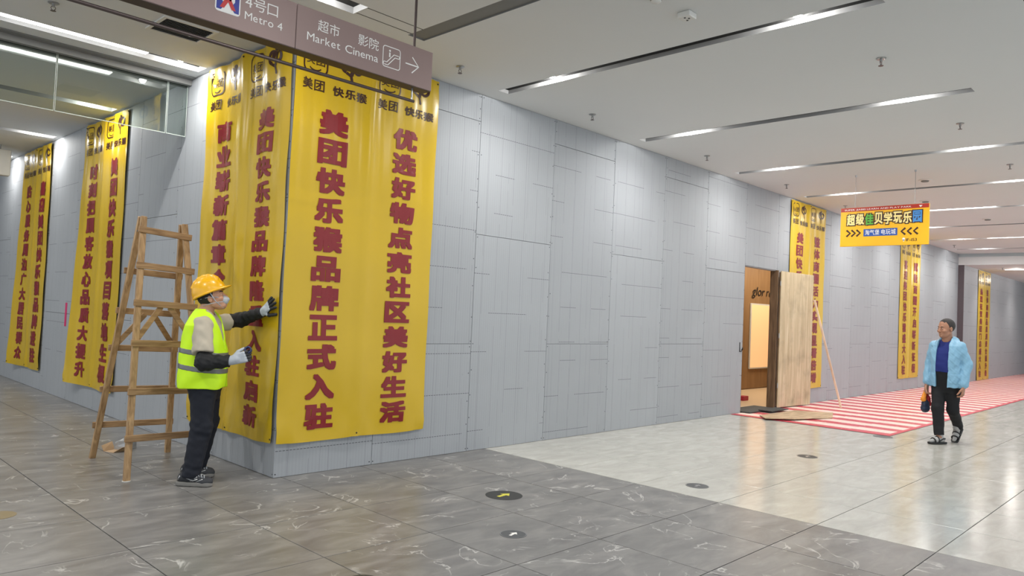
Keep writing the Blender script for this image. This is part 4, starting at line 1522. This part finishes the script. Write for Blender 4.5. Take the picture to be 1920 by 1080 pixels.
# ------------------------------------------------------------------ the worker
wk = tag(empty('person', (-0.53, 0.255, 0), math.radians(-40)), 'worker in yellow helmet and lime vest pressing a banner to the wall', 'person')
HC, HY, HP = (0.020, 0.0, 1.530), 0.08, 0.44
SH_R, EL_R, WR_R = (0.005, -0.150, 1.290), (0.058, -0.258, 1.008), (0.245, -0.205, 1.022)
SH_L, EL_L, WR_L = (-0.005, 0.155, 1.32), (0.175, 0.365, 1.350), (0.392, 0.216, 1.430)
HIP = ((0.01, -0.085, 0.90), (0.0, 0.085, 0.90))
KN = ((0.028, -0.125, 0.47), (0.005, 0.13, 0.47))
AN = ((-0.018, -0.165, 0.10), (-0.075, 0.165, 0.10))
SHP = ((-0.008, -0.165), (-0.09, 0.165))
TOR = [(0.78, -0.015, 0, 0.150, 0.172), (0.95, -0.02, 0, 0.160, 0.180), (1.10, -0.02, 0, 0.155, 0.186), (1.24, -0.028, 0, 0.138, 0.188),
       (1.33, -0.03, 0, 0.116, 0.178), (1.385, -0.03, 0, 0.085, 0.135), (1.425, -0.028, 0, 0.062, 0.075), (1.45, -0.025, 0, 0.055, 0.06)]
def hands_w(P, which):
    if which == 'R':
        return hand_sdf(P, (0.262, -0.200, 1.030), (0.1, 1, 0.1), (1, 0.2, 0.32), 1, 0.55, 0.04, 1.05, 0.55)
    return hand_sdf(P, WR_L, (0.766, 0.643, 0.0), (0.55, -0.46, 0.50), -1, (0.05, 0.03, 0.03, 0.06), 0.34, 1.05, 1.0)
def body_w(P):
    t = loft(P, [(a, b, c, d - 0.03, e - 0.03) for a, b, c, d, e in TOR])
    d = smin(t, rcone(P, (-0.03, 0, 1.37), (-0.005, 0, 1.50), 0.060, 0.056), 0.03)
    d = smin(d, head_sdf(P, HC, HY, 1.0, HP), 0.012)
    for a, b, c in ((SH_R, EL_R, WR_R), (SH_L, EL_L, WR_L)):
        d = un(0.02, d, rcone(P, a, b, 0.046, 0.040), rcone(P, b, c, 0.040, 0.029))
    for a, b, c in zip(HIP, KN, AN):
        d = un(0.03, d, rcone(P, a, b, 0.078, 0.052), rcone(P, b, c, 0.052, 0.038))
    d = smin(d, smin(hand_sdf(P, (0.262, -0.200, 1.030), (0.1, 1, 0.1), (1, 0.2, 0.32), 1, 0.55, 0.04, 0.95, 0.55),
                     hand_sdf(P, WR_L, (0.766, 0.643, 0.0), (0.55, -0.46, 0.50), -1, (0.05, 0.03, 0.03, 0.06), 0.34, 0.95, 1.0), 0.005), 0.01)
    return d
soft('body', body_w, (-0.24, -0.36, 0.03), (0.60, 0.46, 1.72), 0.0075, SKIN, wk)
# trousers
def trousers_w(P):
    d = loft(P, [(0.68, 0.0, 0, 0.10, 0.145), (0.80, -0.005, 0, 0.140, 0.165), (0.90, -0.01, 0, 0.145, 0.165), (0.97, -0.01, 0, 0.135, 0.155)])
    for a, b, c in zip(HIP, KN, AN):
        d = un(0.035, d, rcone(P, (a[0], a[1] * 1.0, a[2] - 0.05), b, 0.106, 0.084), rcone(P, b, (c[0], c[1], 0.085), 0.084, 0.072))
    z = P[..., 2]
    amp = 0.35 + 0.9 * np.exp(-((z - 0.46) / 0.10) ** 2) + 1.1 * np.exp(-((z - 0.15) / 0.07) ** 2) + 0.6 * np.exp(-((z - 0.74) / 0.06) ** 2)
    q = P * np.array([1, 1, 1.7], np.float32)
    return smax(d + folds(q, 40, 0.0026, 11) * amp, 0.072 - z, 0.008)
DENIM = plain('dark_denim', srgb(17, 21, 33), 0.8, var=0.28, scale=22, bump=0.3)
soft('trousers', trousers_w, (-0.22, -0.32, 0.05), (0.26, 0.34, 1.0), 0.0075, DENIM, wk)
# shirt
def sleeve_R(P):
    return smax(rcone(P, (0.0, -0.155, 1.30), (0.045, -0.245, 1.06), 0.074, 0.084), -((P - np.array((0.045, -0.245, 1.085), np.float32)) @ np.array((-0.13, 0.28, 0.94), np.float32)), 0.008)
def sleeve_L(P):
    n = np.array(EL_L) - np.array(SH_L)
    n /= np.linalg.norm(n)
    return smax(rcone(P, (-0.01, 0.155, 1.315), (0.16, 0.335, 1.345), 0.074, 0.072), (P - np.array((0.09, 0.275, 1.335), np.float32)) @ n.astype(np.float32), 0.008)
def shirt_w(P):
    d = loft(P, TOR)
    d = un(0.03, d, sleeve_R(P), sleeve_L(P))
    d = smax(d, -rcone(P, (-0.02, 0, 1.41), (0.0, 0, 1.52), 0.063, 0.075), 0.01)
    return d + folds(P * np.array([1, 1, 0.8], np.float32), 46, 0.0042, 5)
BEIGE = plain('beige_cotton', srgb(184, 174, 156), 0.85, var=0.07, scale=20, bump=0.15)
soft('t_shirt', shirt_w, (-0.2, -0.38, 0.77), (0.3, 0.44, 1.48), 0.0075, BEIGE, wk)
# vest with two grey bands
VT = [(0.785, -0.02, 0, 0.192, 0.222), (0.90, -0.02, 0, 0.190, 0.216), (1.05, -0.02, 0, 0.184, 0.212), (1.20, -0.03, 0, 0.163, 0.210),
      (1.30, -0.032, 0, 0.142, 0.204), (1.365, -0.03, 0, 0.116, 0.172), (1.415, -0.03, 0, 0.090, 0.118), (1.44, -0.03, 0, 0.072, 0.090)]
def vest_base(P):
    d = loft(P, VT) + folds(P * np.array([1, 1, 0.7], np.float32), 26, 0.0048, 3) * (0.5 + np.clip(1.2 - P[..., 2], 0, 0.5))
    for s in (-1, 1):
        d = smax(d, -ell(P, (0.025, 0.245 * s, 1.205), (0.096, 0.080, 0.165)), 0.008)
    return d
def vest_w(P):
    d = vest_base(P)
    x, y, z = P[..., 0], P[..., 1], P[..., 2]
    v = np.maximum(np.abs(y) - np.clip((z - 1.10) * 0.30, 0.0, 1), -(x - 0.0))
    d = smax(d, -np.maximum(v, 1.10 - z), 0.006)
    return smax(d, -rcone(P, (-0.02, 0, 1.42), (0.0, 0, 1.52), 0.066, 0.085), 0.008)
LIME = plain('lime_vest', srgb(206, 250, 20), 0.6, var=0.03, scale=12)
vest = soft('safety_vest', vest_w, (-0.25, -0.25, 0.76), (0.22, 0.25, 1.47), 0.006, LIME, wk)
BAND = plain('grey_band', srgb(112, 114, 112), 0.35, metal=0.2, var=0.06)
for zc in (1.075, 0.945):
    soft('reflective_band', lambda P, zc=zc: smax(vest_base(P) - 0.0028, np.abs(P[..., 2] - zc + 0.12 * (P[..., 0])) - 0.021, 0.003), (-0.25, -0.26, zc - 0.07), (0.22, 0.26, zc + 0.07), 0.0055, BAND, vest)
soft('vest_piping', lambda P: smax(vest_base(P) - 0.002, np.abs(P[..., 1] + 0.015) - 0.006, 0.003) + np.where(P[..., 0] < 0.08, 1.0, 0.0), (0.08, -0.05, 0.78), (0.22, 0.03, 1.08), 0.005, plain('vest_zip', srgb(150, 190, 20), 0.6), vest)
# black arm sleeves
CUFF = plain('black_sleeve', srgb(22, 22, 24), 0.75, var=0.2, bump=0.3)
soft('arm_sleeve', lambda P: smax(un(0.03, rcone(P, (0.052, -0.250, 1.05), EL_R, 0.060, 0.064), rcone(P, EL_R, (0.245, -0.205, 1.022), 0.064, 0.049)) + folds(P, 95, 0.0034, 21), (P[..., 0] - 0.245), 0.006),
     (-0.04, -0.35, 0.92), (0.29, -0.12, 1.13), 0.006, CUFF, wk)
def slv_L(P):
    n = (np.array(WR_L) - np.array(EL_L))
    n = (n / np.linalg.norm(n)).astype(np.float32)
    a = lerp(SH_L, EL_L, 0.50)
    d = un(0.03, rcone(P, a, EL_L, 0.060, 0.062), rcone(P, EL_L, WR_L, 0.062, 0.046)) + folds(P, 95, 0.0026, 22)
    return smax(d, (P - np.array(WR_L, np.float32)) @ n - 0.0, 0.006)
soft('arm_sleeve', slv_L, (0.0, 0.12, 1.17), (0.47, 0.47, 1.52), 0.006, CUFF, wk)
# gloves: pale backs, dark dipped palms
GLOVE = plain('grey_glove', srgb(176, 182, 190), 0.8, var=0.08, bump=0.2, scale=60)
DIP = plain('black_glove_dip', srgb(28, 30, 36), 0.55)
def glove_R(P):
    return smin(hands_w(P, 'R') - 0.002, rcone(P, (0.222, -0.210, 1.020), (0.29, -0.195, 1.038), 0.037, 0.034), 0.01)
soft('glove', glove_R, (0.17, -0.30, 0.94), (0.48, -0.06, 1.18), 0.0035, GLOVE, wk)
soft('glove_palm', lambda P: smax(hands_w(P, 'R') - 0.0035, 0.368 - P[..., 0] - 0.4 * (P[..., 2] - 1.06), 0.003), (0.25, -0.30, 0.94), (0.48, -0.06, 1.18), 0.0035, DIP, wk)
FL = np.array((0.55, -0.46, 0.50), np.float32)
FL /= np.linalg.norm(FL)
def glove_L(P):
    return smin(hands_w(P, 'L') - 0.002, rcone(P, np.array(WR_L) - FL * 0.03, np.array(WR_L) + FL * 0.04, 0.034, 0.033), 0.01)
soft('glove', glove_L, (0.30, 0.0, 1.33), (0.62, 0.34, 1.66), 0.0035, GLOVE, wk)
PL = np.array((0.766, 0.643, 0), np.float32)
soft('glove_palm', lambda P: smax(hands_w(P, 'L') - 0.0035, -np.maximum((P - np.array(WR_L, np.float32)) @ FL - 0.118, (P - np.array(WR_L, np.float32)) @ PL - 0.004), 0.003),
     (0.30, 0.0, 1.33), (0.62, 0.34, 1.66), 0.0035, DIP, wk)
# helmet, hair, mask
HEL = plain('helmet_yellow', srgb(240, 178, 6), 0.28, var=0.04, scale=8, coat=0.3)
def helmet_w(P):
    q = headq(P, HC, HY, 1.0, HP)
    out = ell(q, (-0.004, 0, 0.056), (0.139, 0.118, 0.146))
    for y0, dz in ((0.0, 0.0), (0.042, -0.012), (-0.042, -0.012)):
        arc = [(x, y0, 0.056 + dz + 0.146 * math.sqrt(1 - ((x + 0.004) / 0.139) ** 2)) for x in (-0.11, -0.08, -0.04, 0.0, 0.04, 0.08, 0.105)]
        for a, b in zip(arc, arc[1:]):
            out = smin(out, rcone(q, a, b, 0.010, 0.010), 0.008)
    inn = ell(q, (-0.004, 0, 0.053), (0.128, 0.107, 0.136))
    d = smax(out, 0.040 - q[..., 2], 0.006)
    brim = un(0.012, ell(q, (-0.002, 0, 0.045), (0.150, 0.127, 0.009)), ell(q, (0.085, 0, 0.043 - 0.0), (0.100, 0.085, 0.009)))
    return smax(smin(d, brim, 0.012), -inn, 0.004)
hel = soft('helmet', helmet_w, (-0.22, -0.16, 1.46), (0.24, 0.17, 1.80), 0.005, HEL, wk)
hel['label'] = 'glossy yellow safety helmet'
def hair_w(P):
    q = headq(P, HC, HY, 1.0, HP)
    d = ell(q, (-0.010, 0, 0.030), (0.103, 0.082, 0.096))
    d = smax(d, q[..., 0] * 0.9 - 0.012 - 0.55 * q[..., 2], 0.008)
    return smax(smax(d, -0.058 - q[..., 2], 0.01), -ell(q, (0.0, 0.08, -0.01), (0.026, 0.03, 0.035)), 0.004) + 0 * q[..., 0]
soft('hair', hair_w, (-0.16, -0.13, 1.42), (0.16, 0.13, 1.70), 0.005, HAIR, wk)
HM = to_head(HC, HY, 1.0, HP)
eyes(wk, HM, SKIN)
MASK = plain('mask_white', srgb(180, 184, 188), 0.6, var=0.05, bump=0.15, scale=40)
def mask_w(P):
    q = headq(P, HC, HY, 1.0, HP)
    return smin(ell(q, (0.082, 0, -0.050), (0.036, 0.042, 0.042)), ell(q, (0.114, 0, -0.055), (0.012, 0.018, 0.018)), 0.008)
mk = soft('face_mask', mask_w, (0.0, -0.09, 1.42), (0.24, 0.10, 1.64), 0.004, MASK, wk)
bm = bmesh.new()
for s in (-1, 1):
    for z0, z1 in ((-0.03, 0.012), (-0.065, -0.045)):
        add_tube(bm, [HM @ Vector(v) for v in ((0.085, 0.045 * s, z0), (0.045, 0.069 * s, (z0 + z1) / 2), (-0.01, 0.086 * s, z1), (-0.08, 0.06 * s, z1 + 0.01))], 0.003, 6)
    add_tube(bm, [HM @ Vector(v) for v in ((0.02, 0.108 * s, 0.04), (0.03, 0.080 * s, -0.04), (0.055, 0.035 * s, -0.108), (0.06, 0.0, -0.117))], 0.0035, 6)
bm_obj('mask_strap', bm, GLOVE, mk, True)
# shoes
SHOE = plain('grey_shoe', srgb(52, 53, 57), 0.7, var=0.25, scale=18)
SOLE = plain('shoe_sole', srgb(128, 125, 120), 0.7, var=0.1)
for i, (c, yaw) in enumerate(((AN[0], -0.10), (AN[1], -0.02))):
    pos = (SHP[i][0], SHP[i][1], 0.0)
    lo, hi = (pos[0] - 0.2, pos[1] - 0.1, 0.0), (pos[0] + 0.25, pos[1] + 0.1, 0.16)
    def upper(P, pos=pos, yaw=yaw):
        q = at_foot(P, pos, yaw)
        d = un(0.03, rcone(q, (-0.075, 0, 0.062), (0.02, 0, 0.066), 0.043, 0.040), rcone(q, (0.02, 0, 0.060), (0.125, 0, 0.044), 0.042, 0.034),
               rcone(q, (-0.05, 0, 0.08), (-0.03, 0, 0.115), 0.040, 0.040))
        d = smin(d, ell(q, (0.10, 0, 0.035), (0.065, 0.050, 0.030)), 0.02)
        return smax(d, 0.022 - q[..., 2], 0.004)
    so = soft('shoe', upper, lo, hi, 0.005, SHOE, wk)
    soft('sole', lambda P, pos=pos, yaw=yaw: footprint(at_foot(P, pos, yaw), -0.085, 0.115, 0.047, 0.050, 0.003, 0.036), (lo[0], lo[1], -0.006), hi, 0.005, SOLE, so)
    FM = foot_mat(pos, yaw)
    bm = bmesh.new()
    for k in range(4):
        x = 0.015 + 0.024 * k
        z = 0.106 - 0.0075 * k
        add_tube(bm, [FM @ Vector((x, -0.030, z - 0.010)), FM @ Vector((x + 0.008, 0, z + 0.002)), FM @ Vector((x + 0.02, 0.030, z - 0.012))], 0.0036, 6)
        add_tube(bm, [FM @ Vector((x, 0.030, z - 0.010)), FM @ Vector((x + 0.008, 0, z + 0.003)), FM @ Vector((x + 0.02, -0.030, z - 0.012))], 0.0036, 6)
    for s in (-1, 1):
        add_tube(bm, [FM @ Vector((0.012, 0, 0.112)), FM @ Vector((0.02, 0.03 * s, 0.128)), FM @ Vector((0.035, 0.040 * s, 0.108)), FM @ Vector((0.02, 0.005 * s, 0.112))], 0.003, 6)
    bm_obj('laces', bm, MASK, so, True)
    bm = bmesh.new()
    for s in (-1, 1):
        add_tube(bm, [FM @ Vector((-0.03, 0.044 * s, 0.070)), FM @ Vector((0.02, 0.0445 * s, 0.050)), FM @ Vector((0.06, 0.044 * s, 0.062))], 0.007, 6)
        add_tube(bm, [FM @ Vector((0.0, 0.044 * s, 0.045)), FM @ Vector((0.055, 0.038 * s, 0.082))], 0.007, 6)
        add_tube(bm, [FM @ Vector((0.05, 0.044 * s, 0.042)), FM @ Vector((0.10, 0.036 * s, 0.062))], 0.006, 6)
        add_tube(bm, [FM @ Vector((-0.105, 0.030 * s, 0.045)), FM @ Vector((-0.085, 0.036 * s, 0.085))], 0.008, 6)
    bm_obj('side_stripe', bm, M['steel'], so, True)
# the tool in his hand
t = tag(empty('tape_roll', (-0.53, 0.255, 0), math.radians(-40)), 'small dark blue roll held in the worker’s gloved right hand'.replace('’', "'"), 'tool')
bm = bmesh.new()
prof = [(0.018, -0.014), (0.031, -0.014), (0.031, 0.014), (0.018, 0.014), (0.018, -0.014)]
add_lathe(bm, prof, 20)
bmesh.ops.rotate(bm, verts=bm.verts, cent=(0, 0, 0), matrix=Matrix.Rotation(1.25, 3, 'X'))
bmesh.ops.translate(bm, verts=bm.verts, vec=(0.372, -0.150, 1.115))
bm_obj('roll', bm, plain('roll_blue', srgb(34, 42, 84), 0.4), t, True)

# ------------------------------------------------------------------ the walking man
MSKIN = plain('skin_tan', srgb(170, 122, 96), 0.5, var=0.06, scale=30)
MHAIR = plain('greying_hair', srgb(50, 45, 43), 0.7, var=0.35, scale=120, bump=0.5)
mn = tag(empty('person', (8.24, -3.15, 0), math.radians(173)), 'man in pale blue jacket and black trousers walking over the pale tiles', 'person')
HC2, HY2, HS = (0.035, -0.008, 1.562), -0.48, 1.08
mSH = ((0.0, -0.150, 1.315), (0.0, 0.150, 1.315))
mEL = ((-0.03, -0.225, 1.08), (-0.05, 0.225, 1.08))
mWR = ((0.04, -0.235, 0.80), (0.03, 0.222, 0.81))
mHIP = ((0.0, -0.085, 0.88), (0.0, 0.08, 0.88))
mKN = ((0.115, -0.065, 0.47), (-0.02, 0.075, 0.46))
mAN = ((0.165, -0.01, 0.09), (-0.33, 0.045, 0.19))
MT = [(0.74, 0.0, 0, 0.135, 0.165), (0.90, 0.005, 0, 0.145, 0.170), (1.05, 0.015, 0, 0.145, 0.172), (1.22, 0.01, 0, 0.130, 0.178),
      (1.33, 0.0, 0, 0.108, 0.172), (1.39, -0.005, 0, 0.078, 0.12), (1.43, 0.0, 0, 0.058, 0.07), (1.46, 0.0, 0, 0.05, 0.06)]
def mhand(P, i, sc=1.0):
    s = -1 if i == 0 else 1
    w = mWR[i]
    # fingers down, palms to the body; the right hand closes on the bag
    return hand_sdf(P, (w[0] + 0.005, w[1], w[2] - 0.025), (0.12, -s, 0.0), (0.15, 0, -1), -s, 0.85 if i == 0 else 0.62, 0.03, sc, 0.6)
def body_m(P):
    d = loft(P, [(a, b, c, e - 0.035 - 0.05 * (a < 0.8), f - 0.035 - 0.06 * (a < 0.8)) for a, b, c, e, f in MT])
    d = smin(d, rcone(P, (0.0, 0, 1.36), (0.022, 0, 1.50), 0.062, 0.060), 0.03)
    d = smin(d, head_sdf(P, HC2, HY2, HS, -0.03), 0.012)
    for a, b, c in zip(mSH, mEL, mWR):
        d = un(0.02, d, rcone(P, a, b, 0.050, 0.042), rcone(P, b, c, 0.042, 0.030))
    for a, b, c in zip(mHIP, mKN, mAN):
        d = un(0.03, d, rcone(P, a, b, 0.078, 0.052), rcone(P, b, c, 0.052, 0.038))
    return smin(d, np.minimum(mhand(P, 0, 1.05), mhand(P, 1, 1.05)), 0.008)
soft('body', body_m, (-0.46, -0.36, 0.04), (0.34, 0.36, 1.76), 0.006, MSKIN, mn)
def pants_m(P):
    d = loft(P, [(0.70, 0.0, 0, 0.09, 0.14), (0.82, 0.0, 0, 0.128, 0.165), (0.92, 0.005, 0, 0.138, 0.168), (1.01, 0.01, 0, 0.142, 0.170)])
    for i, (a, b, c) in enumerate(zip(mHIP, mKN, mAN)):
        e = lerp(b, c, 0.90)
        d = un(0.035, d, rcone(P, (a[0], a[1], a[2] - 0.05), b, 0.100, 0.074), smax(rcone(P, b, e, 0.074, 0.060), ((P - np.array(e, np.float32)) @ ((np.array(e) - np.array(b)) / np.linalg.norm(np.array(e) - np.array(b))).astype(np.float32)) - 0.01, 0.006))
    return d + folds(P * np.array([1, 1, 0.9], np.float32), 34, 0.0028, 31)
BLK = plain('black_trousers', srgb(20, 20, 23), 0.85, var=0.2, bump=0.2)
soft('trousers', pants_m, (-0.46, -0.26, 0.08), (0.32, 0.28, 1.03), 0.008, BLK, mn)
BLUE = plain('royal_blue_cotton', srgb(17, 34, 108), 0.8, var=0.06, bump=0.12)
def tee_m(P):
    d = loft(P, [(0.97, 0.012, 0, 0.150, 0.172), (1.08, 0.012, 0, 0.148, 0.170), (1.22, 0.008, 0, 0.132, 0.160), (1.31, 0.0, 0, 0.108, 0.145), (1.37, -0.005, 0, 0.084, 0.11), (1.415, 0.0, 0, 0.066, 0.078), (1.45, 0, 0, 0.055, 0.06)])
    d = smax(d, -rcone(P, (0.02, 0, 1.42), (0.04, 0, 1.52), 0.064, 0.075), 0.008)
    return d + folds(P, 30, 0.0025, 8)
soft('t_shirt', tee_m, (-0.2, -0.22, 0.93), (0.22, 0.22, 1.47), 0.007, BLUE, mn)
SKY = plain('pale_blue_nylon', srgb(132, 178, 206), 0.5, var=0.05, scale=10)
JT = [(0.765, -0.005, 0, 0.172, 0.200), (0.80, -0.005, 0, 0.170, 0.198), (0.95, 0.0, 0, 0.168, 0.194), (1.10, 0.0, 0, 0.166, 0.192), (1.24, 0.0, 0, 0.156, 0.200),
      (1.33, -0.006, 0, 0.138, 0.196), (1.385, -0.012, 0, 0.110, 0.150), (1.42, -0.012, 0, 0.088, 0.105), (1.46, -0.015, 0, 0.080, 0.088)]
def jack_base(P):
    d = loft(P, JT)
    for i in (0, 1):
        s = -1 if i == 0 else 1
        d = un(0.016, d, rcone(P, (0, 0.158 * s, 1.325), mEL[i], 0.072, 0.070), rcone(P, mEL[i], (mWR[i][0], mWR[i][1], 0.82), 0.070, 0.056))
        d = smin(d, rcone(P, (mWR[i][0], mWR[i][1], 0.835), (mWR[i][0], mWR[i][1], 0.81), 0.052, 0.048), 0.006)
    d = un(0.03, d, ell(P, (-0.105, 0, 1.385), (0.062, 0.115, 0.075)))          # folded hood
    z = P[..., 2]
    return d + folds(P * np.array([1, 1, 0.6], np.float32), 44, 0.0027, 17) + folds(P, 95, 0.0013, 23)
def jack_m(P):
    d = jack_base(P)
    x, y, z = P[..., 0], P[..., 1], P[..., 2]
    wdt = np.interp(z, [0.75, 1.0, 1.25, 1.36, 1.46], [0.072, 0.080, 0.078, 0.072, 0.080]).astype(np.float32)
    cut = np.maximum(np.abs(y + 0.012) - wdt, -(x - 0.02))
    d = smax(d, -cut, 0.008)
    d = smax(d, -rcone(P, (0.012, 0, 1.40), (0.04, 0, 1.55), 0.066, 0.088), 0.008)
    return d
jk = soft('jacket', jack_m, (-0.22, -0.38, 0.74), (0.24, 0.38, 1.50), 0.0065, SKY, mn)
for s in (-1, 1):
    soft('pocket', lambda P, s=s: smax(jack_base(P) - 0.004, np.maximum(np.maximum(np.abs(P[..., 1] - 0.15 * s) - 0.055, np.abs(P[..., 2] - 0.885) - 0.065), 0.05 - P[..., 0]), 0.004), (0.0, -0.24, 0.80), (0.24, 0.24, 0.97), 0.006, SKY, jk)
HM2 = to_head(HC2, HY2, HS, -0.03)
eyes(mn, HM2, SKIN)
def hair_m(P):
    q = headq(P, HC2, HY2, HS, -0.03)
    d = ell(q, (-0.012, 0, 0.038), (0.102, 0.081, 0.094))
    d = smax(d, q[..., 0] - 0.026 - 0.46 * np.clip(q[..., 2] - 0.03, 0, 1) - 0.02 * (np.abs(q[..., 1]) < 0.045), 0.012)
    return smax(smax(d, -0.050 - q[..., 2], 0.01), -np.minimum(ell(q, (0.0, 0.085, -0.012), (0.026, 0.03, 0.035)), ell(q, (0.0, -0.085, -0.012), (0.026, 0.03, 0.035))), 0.004) * HS
soft('hair', hair_m, (-0.13, -0.14, 1.47), (0.17, 0.14, 1.74), 0.005, MHAIR, mn)
# sandals over grey socks
SOCK = plain('grey_sock', srgb(170, 168, 166), 0.9, var=0.08)
for i, (c, yaw, pitch, lift) in enumerate(((mAN[0], -0.42, 0.0, 0.0), (mAN[1], -0.05, 0.78, 0.0))):
    if i == 0:
        pos = (c[0], c[1], 0.0)
    else:
        # toes on the ground, heel raised
        L = 0.155
        pos = (c[0] - 0.0, c[1], L * math.sin(pitch) + 0.0)
    FM = foot_mat(pos, yaw, pitch)
    lo = (pos[0] - 0.18, pos[1] - 0.11, -0.01)
    hi = (pos[0] + 0.27, pos[1] + 0.11, pos[2] + 0.20)
    def sock(P, pos=pos, yaw=yaw, pitch=pitch):
        q = at_foot(P, pos, yaw, pitch)
        d = un(0.03, rcone(q, (-0.045, 0, 0.062), (0.06, 0, 0.056), 0.036, 0.034), rcone(q, (0.06, 0, 0.050), (0.145, 0.0, 0.040), 0.036, 0.024),
               rcone(q, (-0.02, 0, 0.07), (0.0, 0, 0.135), 0.036, 0.037))
        return d
    so = soft('sock', sock, lo, hi, 0.006, SOCK, mn)
    sd = soft('sandal_sole', lambda P, pos=pos, yaw=yaw, pitch=pitch: footprint(at_foot(P, pos, yaw, pitch), -0.070, 0.130, 0.042, 0.050, 0.004, 0.030), lo, hi, 0.005, M['black'], mn)
    bm = bmesh.new()
    for x, zt, r in ((0.105, 0.080, 0.010), (0.045, 0.098, 0.011)):
        add_tube(bm, [FM @ Vector((x, 0.046 * math.cos(a), 0.028 + (zt - 0.028) * math.sin(a))) for a in [math.pi * k / 10 for k in range(11)]], r, 6)
    add_tube(bm, [FM @ Vector((-0.02 - 0.058 * math.sin(a), 0.042 * math.cos(a), 0.075)) for a in [math.pi * k / 10 for k in range(11)]], 0.010, 6)
    for s in (-1, 1):
        add_tube(bm, [FM @ Vector((-0.02, 0.043 * s, 0.075)), FM @ Vector((0.045, 0.043 * s, 0.040))], 0.009, 6)
    bm_obj('sandal_strap', bm, M['black'], sd, True)
# the bag in his right hand
t = tag(empty('pouch_bag', (8.24, -3.15, 0), math.radians(173)), 'small dark pouch with orange and red cloth held by the walking man', 'bag')
bx, by = 0.06, -0.240
soft('pouch', lambda P: un(0.03, ell(P, (bx, by, 0.495), (0.075, 0.045, 0.085)), ell(P, (bx, by, 0.44), (0.080, 0.050, 0.045))) + folds(P, 50, 0.003, 9), (bx - 0.12, by - 0.09, 0.36), (bx + 0.12, by + 0.09, 0.62), 0.006, plain('navy_pouch', srgb(34, 44, 68), 0.6, var=0.1), t)
soft('orange_cloth', lambda P: un(0.02, rcone(P, (bx + 0.01, by - 0.005, 0.69), (bx + 0.05, by - 0.01, 0.57), 0.016, 0.030), rcone(P, (bx + 0.01, by - 0.005, 0.69), (bx - 0.01, by - 0.02, 0.60), 0.014, 0.022)) + folds(P, 80, 0.004, 4), (bx - 0.06, by - 0.07, 0.52), (bx + 0.12, by + 0.05, 0.72), 0.005, plain('orange_cloth', srgb(226, 140, 40), 0.7), t)
soft('red_cloth', lambda P: un(0.02, rcone(P, (bx, by + 0.012, 0.68), (bx - 0.03, by + 0.03, 0.52), 0.018, 0.036)) + folds(P, 80, 0.004, 6), (bx - 0.1, by - 0.04, 0.46), (bx + 0.07, by + 0.10, 0.72), 0.005, plain('red_cloth', srgb(150, 26, 34), 0.7), t)
